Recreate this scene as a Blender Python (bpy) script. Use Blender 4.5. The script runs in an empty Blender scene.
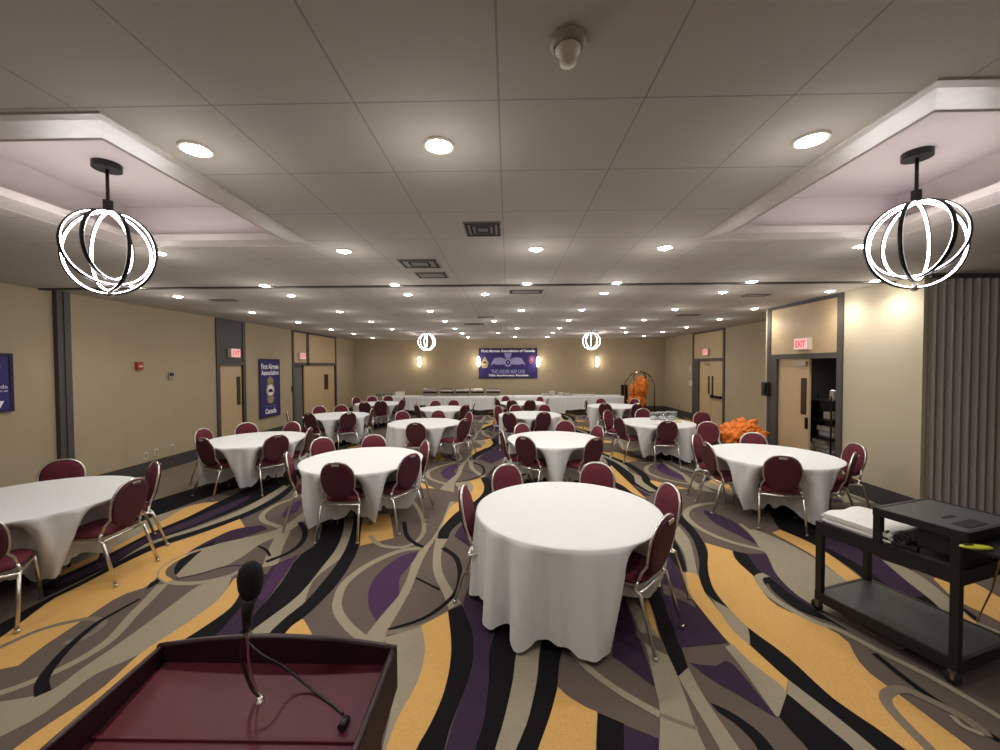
import bpy, bmesh, math, random
from mathutils import Vector, Matrix
from mathutils.geometry import tessellate_polygon
random.seed(7)
PI = math.pi
SC = bpy.context.scene
COL = SC.collection
# ------------------------------------------------------------------ camera
F = 395.0
CAM = Vector((0, 0, 2.0))
RM = (Matrix.Rotation(math.radians(1.16), 3, 'Z') @ Matrix.Rotation(math.radians(90 - 1.38), 3, 'X')
      @ Matrix.Rotation(math.radians(-0.25), 3, 'Z'))
cd = bpy.data.cameras.new('camera'); co = bpy.data.objects.new('camera', cd); COL.objects.link(co)
co.matrix_world = Matrix.Translation(CAM) @ RM.to_4x4()
cd.sensor_width = 36; cd.lens = F * 36 / 1000; cd.clip_start = 0.02; cd.clip_end = 100
SC.camera = co
SC.view_settings.view_transform = 'Standard'
SC.view_settings.look = 'None'
SC.view_settings.exposure = 0.0

def ray(px, py): return RM @ Vector(((px - 500) / F, -(py - 375) / F, -1))
def onz(px, py, z=0.0):
    d = ray(px, py); return CAM + d * ((z - CAM.z) / d.z)
def ony(px, py, Y):
    d = ray(px, py); return CAM + d * ((Y - CAM.y) / d.y)
def onx(px, py, X):
    d = ray(px, py); return CAM + d * ((X - CAM.x) / d.x)

# ------------------------------------------------------------------ materials
def srgb(r, g, b):
    f = lambda c: (c / 255 / 12.92) if c / 255 <= .04045 else ((c / 255 + .055) / 1.055) ** 2.4
    return (f(r), f(g), f(b), 1)
def mat(name, col, rough=.6, metal=0, noise=0, nscale=30, bump=0, bscale=200, emit=None, estr=0, trans=0, coat=0, spec=.5, alpha=1, sheen=0):
    m = bpy.data.materials.new(name); m.use_nodes = True
    nt = m.node_tree; b = nt.nodes['Principled BSDF']
    b.inputs['Base Color'].default_value = col
    b.inputs['Roughness'].default_value = rough; b.inputs['Metallic'].default_value = metal
    b.inputs['Specular IOR Level'].default_value = spec
    b.inputs['Coat Weight'].default_value = coat
    b.inputs['Transmission Weight'].default_value = trans
    b.inputs['Alpha'].default_value = alpha
    b.inputs['Sheen Weight'].default_value = sheen
    if emit: b.inputs['Emission Color'].default_value = emit; b.inputs['Emission Strength'].default_value = estr
    tc = nt.nodes.new('ShaderNodeTexCoord')
    if noise:
        n = nt.nodes.new('ShaderNodeTexNoise'); n.inputs['Scale'].default_value = nscale; n.inputs['Detail'].default_value = 4
        nt.links.new(tc.outputs['Object'], n.inputs['Vector'])
        mx = nt.nodes.new('ShaderNodeMix'); mx.data_type = 'RGBA'
        mx.inputs[6].default_value = tuple(c * (1 - noise) for c in col[:3]) + (1,)
        mx.inputs[7].default_value = tuple(min(1, c * (1 + noise)) for c in col[:3]) + (1,)
        nt.links.new(n.outputs['Fac'], mx.inputs[0]); nt.links.new(mx.outputs[2], b.inputs['Base Color'])
    if bump:
        n2 = nt.nodes.new('ShaderNodeTexNoise'); n2.inputs['Scale'].default_value = bscale; n2.inputs['Detail'].default_value = 3
        nt.links.new(tc.outputs['Object'], n2.inputs['Vector'])
        bp = nt.nodes.new('ShaderNodeBump'); bp.inputs['Strength'].default_value = bump; bp.inputs['Distance'].default_value = .01
        nt.links.new(n2.outputs['Fac'], bp.inputs['Height']); nt.links.new(bp.outputs['Normal'], b.inputs['Normal'])
    return m
M = {}
M['wall'] = mat('wall_paint', srgb(170, 155, 128), .8, noise=.05, nscale=3, bump=.05, bscale=90)
M['wall_pale'] = mat('wall_paint_pale', srgb(186, 176, 152), .8, noise=.04, nscale=3)
M['frame'] = mat('dark_grey_frame', srgb(74, 69, 67), .55, noise=.06)
M['base'] = mat('dark_baseboard', srgb(66, 62, 60), .6, noise=.08)
M['wood'] = mat('maple_veneer', srgb(192, 167, 130), .45, noise=.1, nscale=4)
M['greydoor'] = mat('grey_door_paint', srgb(98, 97, 92), .6, noise=.04)
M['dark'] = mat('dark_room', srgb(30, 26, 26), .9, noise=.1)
M['bronze'] = mat('bronze_metal', srgb(82, 68, 56), .35, metal=.8, noise=.1)
M['chrome'] = mat('chrome_tube', srgb(225, 220, 214), .28, metal=1, noise=.05)
M['maroon'] = mat('maroon_fabric', srgb(97, 38, 50), .85, noise=.22, nscale=160, bump=.15, bscale=400, spec=.3)
M['maroon_d'] = mat('maroon_fabric_shell', srgb(74, 26, 36), .75, noise=.2, nscale=120, bump=.1, bscale=400)
M['cloth'] = mat('white_linen', srgb(220, 221, 222), .85, noise=.03, nscale=12, bump=.1, bscale=500, sheen=.2)
M['tray'] = mat('coffer_paint', srgb(200, 190, 188), .8, noise=.05, nscale=2)
M['trimw'] = mat('satin_white_trim', srgb(190, 182, 176), .4, noise=.12, nscale=14)
M['black'] = mat('black_plastic', srgb(24, 23, 24), .45, noise=.15)
M['blackmetal'] = mat('black_metal', srgb(30, 30, 30), .35, metal=.5, noise=.1)
M['strip'] = mat('glowing_strip', (1, 1, 1, 1), .5, emit=(1, .93, .93, 1), estr=14, noise=.01)
M['lens'] = mat('glowing_lens', (1, 1, 1, 1), .5, emit=(1, .95, .84, 1), estr=60, noise=.01)
M['sconce'] = mat('glowing_sconce', (1, 1, 1, 1), .5, emit=(1, .9, .72, 1), estr=9, noise=.01)
M['offwhite'] = mat('off_white_plastic', srgb(206, 198, 182), .5, noise=.03)
M['beige'] = mat('beige_plastic', srgb(150, 142, 124), .5, noise=.05)
M['grille'] = mat('grey_grille', srgb(120, 113, 108), .6, noise=.05)
M['slot'] = mat('dark_slot', srgb(22, 20, 20), .9, noise=.1)
M['red'] = mat('red_plastic', srgb(165, 42, 34), .5, noise=.05)
M['exitface'] = mat('exit_sign_face', srgb(235, 190, 190), .5, emit=srgb(255, 176, 180), estr=.55, noise=.02)
M['exitred'] = mat('exit_sign_red', srgb(205, 30, 50), .5, emit=srgb(230, 40, 60), estr=.5, noise=.02)
M['banner'] = mat('indigo_banner_cloth', srgb(46, 38, 106), .7, noise=.25, nscale=3)
M['bannerd'] = mat('navy_banner_border', srgb(32, 24, 60), .7, noise=.1)
M['bwhite'] = mat('white_print', srgb(236, 232, 240), .7, noise=.02)
M['blav'] = mat('lavender_print', srgb(150, 150, 196), .7, noise=.08)
M['gold'] = mat('gold_print', srgb(158, 140, 104), .7, noise=.1)
M['redprint'] = mat('rose_print', srgb(150, 70, 110), .7, noise=.1)
M['orange'] = mat('orange_fabric', srgb(244, 122, 36), .6, noise=.45, nscale=14, bump=.3, bscale=30)
M['steel'] = mat('brushed_steel', srgb(170, 160, 150), .35, metal=.9, noise=.1)
M['brass'] = mat('polished_brass', srgb(150, 130, 90), .25, metal=1, noise=.1)
M['glass'] = mat('clear_glass', (.95, .96, .97, 1), .05, trans=.9, noise=.01)
M['white'] = mat('white_ceramic', srgb(225, 222, 215), .35, noise=.02)
M['towel'] = mat('white_towel', srgb(232, 230, 226), .9, noise=.04, bump=.3, bscale=300)
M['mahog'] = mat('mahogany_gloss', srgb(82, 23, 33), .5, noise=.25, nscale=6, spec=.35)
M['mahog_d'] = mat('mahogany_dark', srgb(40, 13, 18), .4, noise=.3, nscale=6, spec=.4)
M['foam'] = mat('black_foam', srgb(16, 16, 17), .95, noise=.3, nscale=120, bump=.5, bscale=300)
M['cartdark'] = mat('charcoal_plastic', srgb(62, 62, 60), .5, noise=.08, nscale=60, bump=.1)
M['cartblack'] = mat('cart_black', srgb(20, 19, 20), .5, noise=.1)
M['lime'] = mat('yellow_green_plastic', srgb(190, 190, 60), .4, noise=.1)
M['cord'] = mat('tan_cord', srgb(150, 125, 80), .6, noise=.1)
M['ypaper'] = mat('pale_yellow_napkin', srgb(205, 190, 120), .8, noise=.1)

def accordion_mat():
    return mat('taupe_vinyl', srgb(178, 173, 166), .55, noise=.08, nscale=5)
M['vinyl'] = accordion_mat()

def ceiling_mat():
    m = mat('ceiling_tile', srgb(184, 177, 170), .85, noise=.05, nscale=1.2, bump=.16, bscale=260)
    nt = m.node_tree; b = nt.nodes['Principled BSDF']
    src = b.inputs['Base Color'].links[0].from_socket
    tc = nt.nodes.new('ShaderNodeTexCoord'); sx = nt.nodes.new('ShaderNodeSeparateXYZ')
    nt.links.new(tc.outputs['Object'], sx.inputs[0])
    outs = []
    for ax, off, pitch in (('X', .035, .62), ('Y', -1.71, .61)):
        a = nt.nodes.new('ShaderNodeMath'); a.operation = 'ADD'; a.inputs[1].default_value = off + pitch * 40.5
        nt.links.new(sx.outputs[ax], a.inputs[0])
        mo = nt.nodes.new('ShaderNodeMath'); mo.operation = 'MODULO'; mo.inputs[1].default_value = pitch
        nt.links.new(a.outputs[0], mo.inputs[0])
        s = nt.nodes.new('ShaderNodeMath'); s.operation = 'SUBTRACT'; s.inputs[1].default_value = pitch / 2
        nt.links.new(mo.outputs[0], s.inputs[0])
        ab = nt.nodes.new('ShaderNodeMath'); ab.operation = 'ABSOLUTE'; nt.links.new(s.outputs[0], ab.inputs[0])
        lt = nt.nodes.new('ShaderNodeMath'); lt.operation = 'LESS_THAN'; lt.inputs[1].default_value = .004
        nt.links.new(ab.outputs[0], lt.inputs[0]); outs.append(lt)
    mxm = nt.nodes.new('ShaderNodeMath'); mxm.operation = 'MAXIMUM'
    nt.links.new(outs[0].outputs[0], mxm.inputs[0]); nt.links.new(outs[1].outputs[0], mxm.inputs[1])
    sc = nt.nodes.new('ShaderNodeMath'); sc.operation = 'MULTIPLY'; sc.inputs[1].default_value = .45
    nt.links.new(mxm.outputs[0], sc.inputs[0])
    mix = nt.nodes.new('ShaderNodeMix'); mix.data_type = 'RGBA'
    nt.links.new(sc.outputs[0], mix.inputs[0]); nt.links.new(src, mix.inputs[6])
    mix.inputs[7].default_value = srgb(80, 72, 68)
    nt.links.new(mix.outputs[2], b.inputs['Base Color'])
    return m
M['ceiling'] = ceiling_mat()
def carpet_mat():
    m = bpy.data.materials.new('patterned_carpet'); m.use_nodes = True
    nt = m.node_tree; b = nt.nodes['Principled BSDF']; b.inputs['Roughness'].default_value = .95
    b.inputs['Specular IOR Level'].default_value = .15
    at = nt.nodes.new('ShaderNodeAttribute'); at.attribute_name = 'carpet'
    tc = nt.nodes.new('ShaderNodeTexCoord')
    n = nt.nodes.new('ShaderNodeTexNoise'); n.inputs['Scale'].default_value = 90; n.inputs['Detail'].default_value = 4
    nt.links.new(tc.outputs['Object'], n.inputs['Vector'])
    mr = nt.nodes.new('ShaderNodeMapRange'); mr.inputs[3].default_value = .78; mr.inputs[4].default_value = 1.22
    nt.links.new(n.outputs['Fac'], mr.inputs[0])
    vm = nt.nodes.new('ShaderNodeVectorMath'); vm.operation = 'SCALE'
    nt.links.new(at.outputs['Color'], vm.inputs[0]); nt.links.new(mr.outputs[0], vm.inputs['Scale'])
    nt.links.new(vm.outputs[0], b.inputs['Base Color'])
    bp = nt.nodes.new('ShaderNodeBump'); bp.inputs['Strength'].default_value = .3; bp.inputs['Distance'].default_value = .004
    nt.links.new(n.outputs['Fac'], bp.inputs['Height']); nt.links.new(bp.outputs['Normal'], b.inputs['Normal'])
    return m
M['carpet'] = carpet_mat()

# ------------------------------------------------------------------ mesh helpers
class MB:
    def __init__(s): s.b = bmesh.new(); s.mats = []; s.cur = 0
    def use(s, m):
        if m not in s.mats: s.mats.append(m)
        s.cur = s.mats.index(m); return s
    def face(s, vs, smooth=False):
        try: f = s.b.faces.new(vs)
        except ValueError: return None
        f.material_index = s.cur; f.smooth = smooth; return f
    def pts(s, ps): return [s.b.verts.new(p) for p in ps]
    def box(s, x0, x1, y0, y1, z0, z1, T=None, bev=0):
        P = [Vector((x, y, z)) for z in (z0, z1) for y in (y0, y1) for x in (x0, x1)]
        if T: P = [T @ p for p in P]
        v = s.pts(P)
        fs = [s.face([v[i] for i in q]) for q in ((0, 2, 3, 1), (4, 5, 7, 6), (0, 1, 5, 4), (2, 6, 7, 3), (0, 4, 6, 2), (1, 3, 7, 5))]
        if bev:
            es = {e for f in fs for e in f.edges}
            r = bmesh.ops.bevel(s.b, geom=list(es), offset=bev, segments=2, affect='EDGES', profile=.5)
            for f in r['faces']: f.material_index = s.cur
        return s
    def tube(s, path, r, n=8, closed=False, cap=True):
        P = [Vector(p) for p in path]; L = len(P); rings = []
        if not hasattr(r, '__len__'): r = [r] * L
        up = None
        for i in range(L):
            if closed: t = (P[(i + 1) % L] - P[i - 1])
            else: t = P[min(i + 1, L - 1)] - P[max(i - 1, 0)]
            t.normalize()
            if up is None:
                up = Vector((0, 0, 1)) if abs(t.z) < .9 else Vector((0, 1, 0))
            a = t.cross(up)
            if a.length < 1e-4: a = t.cross(Vector((1, 0, 0)))
            a.normalize(); up = a.cross(t).normalized()
            rings.append(s.pts([P[i] + (a * math.cos(k * 2 * PI / n) + up * math.sin(k * 2 * PI / n)) * r[i] for k in range(n)]))
        for i in range(L if closed else L - 1):
            A, B = rings[i], rings[(i + 1) % L]
            for k in range(n): s.face([A[k], A[(k + 1) % n], B[(k + 1) % n], B[k]], True)
        if cap and not closed: s.face(rings[0][::-1]); s.face(rings[-1])
        return s
    def lathe(s, prof, n=20, T=None, smooth=True):
        rings = []
        for (r, z) in prof:
            if r < 1e-6: ps = [Vector((0, 0, z))]
            else: ps = [Vector((r * math.cos(2 * PI * k / n), r * math.sin(2 * PI * k / n), z)) for k in range(n)]
            if T: ps = [T @ p for p in ps]
            rings.append(s.pts(ps))
        for A, B in zip(rings, rings[1:]):
            for k in range(n):
                k2 = (k + 1) % n
                if len(A) == 1 and len(B) == 1: continue
                if len(A) == 1: s.face([A[0], B[k], B[k2]], smooth)
                elif len(B) == 1: s.face([A[k], B[0], A[k2]], smooth)
                else: s.face([A[k], B[k], B[k2], A[k2]], smooth)
        return s
    def poly(s, ps, T=None):
        ps = [Vector(p) for p in ps]
        if T: ps = [T @ p for p in ps]
        v = s.pts(ps)
        for t in tessellate_polygon([ps]): s.face([v[i] for i in t])
        return s
    def done(s, name, m=None, parent=None, smooth=False, fix=True, mod=None):
        if fix: bmesh.ops.recalc_face_normals(s.b, faces=s.b.faces[:])
        me = bpy.data.meshes.new(name); s.b.to_mesh(me); s.b.free()
        if smooth:
            for p in me.polygons: p.use_smooth = True
        for mm in (s.mats or [m]): me.materials.append(mm)
        o = bpy.data.objects.new(name, me); COL.objects.link(o)
        if parent: o.parent = parent
        return o
def tag(o, label=None, cat=None, group=None, kind=None):
    if label: o['label'] = label
    if cat: o['category'] = cat
    if group: o['group'] = group
    if kind: o['kind'] = kind
    return o
def empty(name, loc=(0, 0, 0), rz=0, label=None, cat=None, group=None):
    o = bpy.data.objects.new(name, None); COL.objects.link(o); o.location = loc; o.rotation_euler = (0, 0, rz)
    o.empty_display_size = .1
    return tag(o, label, cat, group)
def struct(o, label=None, cat=None): return tag(o, label, cat, None, 'structure')
KIDS = {}
def copy_tree(o, parent=None):
    c = o.copy(); COL.objects.link(c)
    if parent: c.parent = parent
    for ch in list(o.children): copy_tree(ch, c)
    return c
def text_obj(name, body, w, h, m, parent, T, bold=0.0):
    cu = bpy.data.curves.new(name, 'FONT'); cu.body = body; cu.size = 1; cu.offset = bold; cu.resolution_u = 2
    cu.align_x = 'LEFT'
    t = bpy.data.objects.new(name, cu); COL.objects.link(t)
    dg = bpy.context.evaluated_depsgraph_get(); me = bpy.data.meshes.new_from_object(t.evaluated_get(dg))
    COL.objects.unlink(t); bpy.data.objects.remove(t)
    xs = [v.co.x for v in me.vertices]; ys = [v.co.y for v in me.vertices]
    sx = w / (max(xs) - min(xs)); sy = h / (max(ys) - min(ys)); cx = (max(xs) + min(xs)) / 2; cy = (max(ys) + min(ys)) / 2
    for v in me.vertices: v.co = T @ Vector(((v.co.x - cx) * sx, (v.co.y - cy) * sy, 0))
    me.materials.clear(); me.materials.append(m)
    o = bpy.data.objects.new(name, me); COL.objects.link(o); o.parent = parent
    return o
def cr(P, n=10):
    """Catmull-Rom through 2-D points"""
    P = [Vector(p[:2]) for p in P]
    if len(P) < 3:
        return [P[0].lerp(P[-1], i / n) for i in range(n + 1)]
    Q = [P[0] * 2 - P[1]] + P + [P[-1] * 2 - P[-2]]; out = []
    for i in range(1, len(Q) - 2):
        for k in range(n):
            t = k / n; a, b, c, d = Q[i - 1:i + 3]
            out.append(.5 * ((2 * b) + (c - a) * t + (2 * a - 5 * b + 4 * c - d) * t * t + (3 * b - a - 3 * c + d) * t ** 3))
    out.append(P[-1]); return out
def resample(P, n):
    L = [0]
    for a, b in zip(P, P[1:]): L.append(L[-1] + (b - a).length)
    out = []; j = 0
    for i in range(n):
        s = L[-1] * i / (n - 1)
        while j < len(L) - 2 and L[j + 1] < s: j += 1
        d = L[j + 1] - L[j]; out.append(P[j].lerp(P[j + 1], 0 if d < 1e-9 else (s - L[j]) / d))
    return out
# ------------------------------------------------------------------ carpet (pattern measured on the floor plane)
XL, XR, XN, YB, YF, ZC = -6.7, 6.7, 5.3, 17.0, -2.5, 3.13
XE = 8.5
CC = {'K': srgb(17, 16, 19), 'P': srgb(54, 38, 58), 'V': srgb(70, 46, 76), 'G': srgb(198, 156, 93), 'L': srgb(143, 134, 116),
      'D': srgb(94, 83, 76), 'M': srgb(118, 107, 94)}
SH = []   # (colour, [triangles / quads in floor coords])
def fl(p): v = onz(p[0], p[1], 0); return Vector((v.x, v.y))
def rib(c, A, B, n=26):
    a = resample(cr([fl(p) for p in A]), n); b = resample(cr([fl(p) for p in B]), n)
    SH.append((c, [[a[i], a[i + 1], b[i + 1], b[i]] for i in range(n - 1)]))
def stroke(c, P, w=.05, w2=None, n=40):
    p = resample(cr([fl(q) for q in P]), n); qs = []; L = []
    for i in range(n):
        t = (p[min(i + 1, n - 1)] - p[max(i - 1, 0)]).normalized(); nn = Vector((-t.y, t.x))
        ww = w if w2 is None else w + (w2 - w) * i / (n - 1)
        L.append((p[i] + nn * ww / 2, p[i] - nn * ww / 2))
    SH.append((c, [[L[i][0], L[i + 1][0], L[i + 1][1], L[i][1]] for i in range(n - 1)]))
def wpoly(c, pts):   # polygon straight in floor metres
    ps = [Vector((x, y, 0)) for x, y in pts]
    SH.append((c, [[Vector(ps[i][:2]) for i in t] for t in tessellate_polygon([ps])]))
# wall-side stripes, left
rib('M', [(60, 495), (156, 472), (200, 459), (290, 436)], [(60, 535), (152, 502), (198, 488), (290, 450)])
rib('K', [(60, 535), (100, 520), (152, 501), (198, 487), (260, 468)], [(60, 562), (110, 537), (152, 518), (200, 500), (262, 480)])
rib('L', [(60, 562), (110, 537), (150, 518), (192, 505)], [(60, 570), (110, 549), (150, 529), (190, 507)])
rib('G', [(60, 570), (110, 549), (150, 528), (190, 506), (222, 501)], [(60, 576), (110, 553), (150, 533), (190, 516), (218, 503)])
rib('K', [(40, 586), (110, 554), (150, 533), (190, 516), (222, 500), (290, 470), (330, 450)], [(40, 600), (110, 566), (150, 543), (196, 526), (246, 506), (290, 484), (345, 455)])
rib('P', [(60, 580), (110, 557), (150, 536), (190, 520), (220, 507), (250, 495)], [(60, 585), (110, 564), (150, 541), (196, 524), (232, 508), (250, 498)])
rib('L', [(40, 602), (110, 566), (150, 542), (200, 526), (240, 510), (266, 496), (284, 485)], [(40, 604), (110, 568), (150, 546), (200, 530), (244, 514), (272, 498), (288, 487)])
rib('K', [(0, 624), (40, 602), (90, 577), (150, 545), (200, 529), (244, 513), (274, 498), (290, 486)], [(0, 638), (50, 602), (90, 585), (150, 551), (200, 533), (244, 518), (280, 500), (294, 488)])
# big left gold
rib('G', [(-60, 672), (0, 638), (50, 601), (80, 586), (150, 551), (200, 534), (240, 519)],
    [(-60, 690), (0, 669), (22, 664), (38, 650), (86, 618), (120, 596), (148, 586), (162, 572), (190, 552), (216, 538), (245, 527)])
rib('K', [(168, 566), (162, 576), (150, 583)], [(163, 577), (158, 583), (146, 590)])
rib('P', [(262, 525), (236, 529), (216, 537), (190, 551), (176, 565), (174, 574)], [(268, 529), (240, 539), (222, 546), (198, 556), (184, 566), (177, 575)])
rib('K', [(216, 540), (190, 552), (176, 565), (174, 574)], [(212, 548), (198, 556), (184, 566), (177, 575)])
rib('L', [(176, 575), (204, 549), (230, 541), (278, 529), (306, 510), (330, 492), (352, 478)], [(180, 579), (216, 570), (242, 557), (262, 543), (284, 534), (314, 514), (340, 494), (360, 480)])
stroke('L', [(284, 532), (276, 548), (270, 566)], .14)
stroke('K', [(300, 522), (305, 532), (302, 542), (290, 552), (266, 562)], .06)
stroke('K', [(258, 546), (266, 550), (270, 556)], .03)
stroke('L', [(222, 544), (190, 553), (168, 564), (161, 574), (170, 582), (196, 583), (226, 577), (240, 571)], .06)
stroke('G', [(186, 555), (167, 566), (162, 575), (170, 581)], .05)
stroke('P', [(176, 579), (200, 574), (224, 567), (246, 565)], .03)
stroke('L', [(298, 497), (276, 505), (263, 514), (264, 521), (280, 527)], .07)
rib('V', [(300, 500), (288, 506), (282, 516)], [(302, 504), (296, 512), (284, 518)])
# dark leaf + light stroke left
rib('L', [(218, 578), (198, 586), (165, 610), (124, 640), (80, 670), (48, 692), (0, 702), (-60, 712)],
    [(232, 577), (222, 598), (200, 614), (178, 629), (140, 654), (96, 674), (70, 693), (40, 716), (-10, 742)])
stroke('L', [(163, 584), (148, 600), (132, 616), (112, 638), (86, 656), (50, 674), (0, 693), (-60, 705)], .09, .05)
stroke('M', [(-10, 652), (40, 630), (80, 620), (96, 619), (103, 624), (84, 638), (64, 643)], .05)
stroke('K', [(43, 694), (42, 682), (52, 666), (70, 646), (96, 624), (120, 610), (140, 599)], .07, .03)
rib('G', [(234, 579), (220, 598), (200, 614), (178, 629), (140, 654), (100, 690), (40, 730), (0, 760)], [(240, 577), (240, 592), (230, 608), (201, 629), (170, 650), (120, 700), (70, 740), (30, 780)])
rib('K', [(242, 590), (231, 608), (201, 629), (170, 650), (120, 700), (70, 740)], [(272, 570), (254, 592), (222, 629), (190, 660), (150, 710), (100, 760)])
rib('P', [(272, 566), (258, 586), (222, 629), (190, 660), (150, 710)], [(298, 555), (280, 582), (244, 629), (215, 660), (180, 710)])
rib('V', [(276, 566), (266, 584), (258, 598)], [(298, 556), (278, 584), (262, 602)])
rib('K', [(300, 480), (318, 500), (322, 526), (316, 544), (298, 557), (282, 582), (262, 606), (242, 630), (200, 690)],
    [(340, 480), (346, 505), (343, 530), (334, 552), (318, 572), (302, 592), (278, 613), (254, 631), (215, 690)])
rib('L', [(338, 490), (344, 518), (340, 542), (320, 570), (302, 592), (278, 612), (254, 629), (215, 680)], [(350, 490), (354, 514), (349, 540), (338, 562), (318, 588), (302, 605), (274, 628), (235, 680)])
rib('D', [(340, 559), (315, 579), (305, 600)], [(340, 561), (326, 586), (307, 602)])
rib('K', [(350, 490), (354, 514), (349, 540), (338, 562), (318, 588), (302, 605), (274, 628), (235, 680)], [(361, 490), (361, 520), (359, 545), (353, 560), (336, 586), (304, 618), (288, 630), (260, 670)])
rib('G', [(302, 619), (288, 630), (262, 665)], [(304, 620), (312, 634), (330, 665)])
rib('G', [(364, 514), (361, 530), (360, 546)], [(390, 514), (392, 526), (394, 538)])
# centre ellipse figure
stroke('L', [(421, 548), (400, 551), (370, 564), (346, 582), (338, 598), (338, 611), (348, 626), (364, 640)], .075)
rib('V', [(418, 551), (398, 558), (378, 574), (369, 590), (369, 607), (376, 621)], [(416, 557), (406, 570), (400, 578), (399, 590), (398, 598), (377, 621)])
stroke('L', [(370, 536), (380, 545), (400, 547.5), (416, 542), (424, 530), (421, 514), (412, 500)], .055)
stroke('K', [(404, 522), (407, 536), (418, 545), (430, 549)], .05)
rib('L', [(480, 448), (468, 470), (452, 498), (440, 526), (428, 544), (415, 556), (406, 582), (401, 593), (377, 621), (360, 643), (340, 670)],
    [(484, 450), (474, 472), (460, 494), (447, 518), (438, 535), (424, 557), (406, 602), (400, 609), (384, 638), (378, 660), (370, 690)])
rib('L', [(436, 538), (433, 556), (434, 574), (444, 596), (449, 610)], [(448, 539), (442, 550), (442, 570), (452, 590), (461, 603)])
stroke('K', [(443, 548), (456, 558), (460, 574), (456, 592), (440, 608), (420, 620), (388, 630)], .06, .03)
stroke('K', [(416, 578), (428, 584), (440, 590)], .025)
stroke('M', [(450, 612), (420, 627), (386, 633)], .05)
rib('G', [(470, 494), (450, 508), (442, 528)], [(478, 496), (462, 510), (446, 524)])
rib('K', [(476, 500), (456, 513), (440, 530), (438, 539)], [(484, 504), (466, 518), (452, 530), (448, 539)])
rib('P', [(484, 504), (464, 522), (454, 536)], [(510, 500), (500, 530), (476, 552)])
# centre bottom bands
rib('L', [(384, 638), (388, 660), (392, 700), (380, 760)], [(421, 627), (425, 648), (420, 675), (407, 702), (383, 760)])
rib('G', [(421, 626), (425, 648), (420, 675), (408, 700), (396, 722), (386, 750), (370, 800)], [(448, 612), (451, 640), (450, 665), (443, 695), (430, 725), (416, 750), (396, 800)])
rib('K', [(448, 611), (451, 640), (450, 665), (443, 695), (430, 725), (416, 750), (396, 800)], [(462, 605), (472, 630), (473, 660), (466, 686), (450, 728), (444, 750), (424, 800)])
rib('P', [(482, 560), (470, 585), (463, 606), (472, 630), (473, 660), (466, 686), (452, 726), (445, 750), (425, 800)], [(520, 570), (500, 610), (490, 650), (489, 680), (484, 720), (475, 750), (460, 800)])
rib('K', [(530, 580), (503, 612), (490, 650), (489, 680), (484, 720), (475, 750), (460, 800)], [(550, 590), (530, 620), (517, 652), (513, 680), (504, 720), (495, 750), (482, 800)])
rib('L', [(550, 590), (530, 620), (517, 652), (513, 680), (504, 720), (495, 750), (482, 800)], [(565, 600), (548, 620), (540, 650), (537, 680), (528, 720), (516, 750), (500, 800)])
rib('K', [(565, 600), (548, 620), (540, 650), (537, 680), (528, 720), (516, 750), (500, 800)], [(580, 600), (568, 630), (560, 660), (557, 688), (550, 716), (538, 750), (525, 800)])
rib('G', [(558, 687), (550, 716), (538, 750), (522, 800)], [(558, 687), (566, 695), (575, 701), (587, 708), (597, 712), (597.5, 714), (597, 722), (596, 745), (596, 770)])
rib('K', [(598, 713), (597, 730), (596, 790)], [(624, 724), (624, 740), (624, 790)])
rib('P', [(624, 725), (624, 740), (624, 790)], [(659, 739), (659, 755), (659, 790)])
rib('P', [(612, 610), (614, 640), (612, 656)], [(625, 600), (640, 640), (656, 688)])
stroke('L', [(572, 652), (590, 670), (620, 692), (660, 715)], .05)
rib('L', [(626, 600), (644, 642), (655, 686), (660, 712), (659, 750), (655, 800)], [(632, 595), (666, 652), (682, 688), (696, 728), (706, 750), (730, 800)])
rib('D', [(636, 632), (648, 634), (664, 640)], [(638, 638), (652, 648), (668, 656)])
stroke('M', [(660, 715), (680, 723), (698, 729)], .03)
rib('G', [(634, 580), (640, 600), (652, 628)], [(640, 580), (650, 605), (660, 640)])
rib('K', [(640, 575), (652, 608), (662, 640), (678, 677)], [(656, 575), (666, 608), (680, 644), (688, 668)])
rib('L', [(678, 677), (698, 712), (720, 750), (745, 800)], [(688, 668), (706, 700), (740, 750), (775, 800)])
rib('P', [(655, 555), (660, 590), (668, 612), (680, 648)], [(670, 555), (686, 585), (700, 606), (728, 643)])
rib('D', [(662, 584), (680, 590), (692, 600)], [(664, 594), (680, 600), (696, 608)])
rib('P', [(690, 663), (712, 680), (740, 696), (776, 718)], [(700, 665), (716, 666), (732, 664), (776, 717)])
rib('K', [(710, 703), (730, 712), (756, 730), (774, 750), (800, 790)], [(718, 712), (740, 728), (758, 750), (770, 790), (772, 792)])
# right side
rib('L', [(662, 515), (674, 537), (684, 554), (688, 574)], [(668, 515), (678, 526), (690, 542), (698, 577)])
rib('K', [(658, 520), (673, 538), (682, 554), (687, 572)], [(650, 530), (662, 545), (670, 558), (680, 571)])
rib('L', [(681, 572), (688, 590), (693, 600)], [(688, 574), (691, 590), (696, 602)])
rib('G', [(686, 572), (689, 592), (702, 611), (728, 642), (750, 662), (786, 693)], [(698, 575), (705, 593), (712, 602), (730, 626), (749, 645), (788, 680)])
rib('L', [(712, 599), (722, 616), (734, 632), (749, 645)], [(716, 600), (730, 610), (746, 626), (751, 643)])
rib('L', [(725, 647), (743, 670), (776, 717)], [(733, 645), (750, 662), (786, 692), (779, 717)], )
rib('K', [(640, 490), (660, 507), (676, 520), (692, 538), (699, 560), (699, 576), (705, 593), (716, 602), (729, 609)], [(646, 488), (668, 504), (686, 520), (701, 538), (708, 555), (708, 572), (714, 590), (722, 602), (730, 609)])
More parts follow.
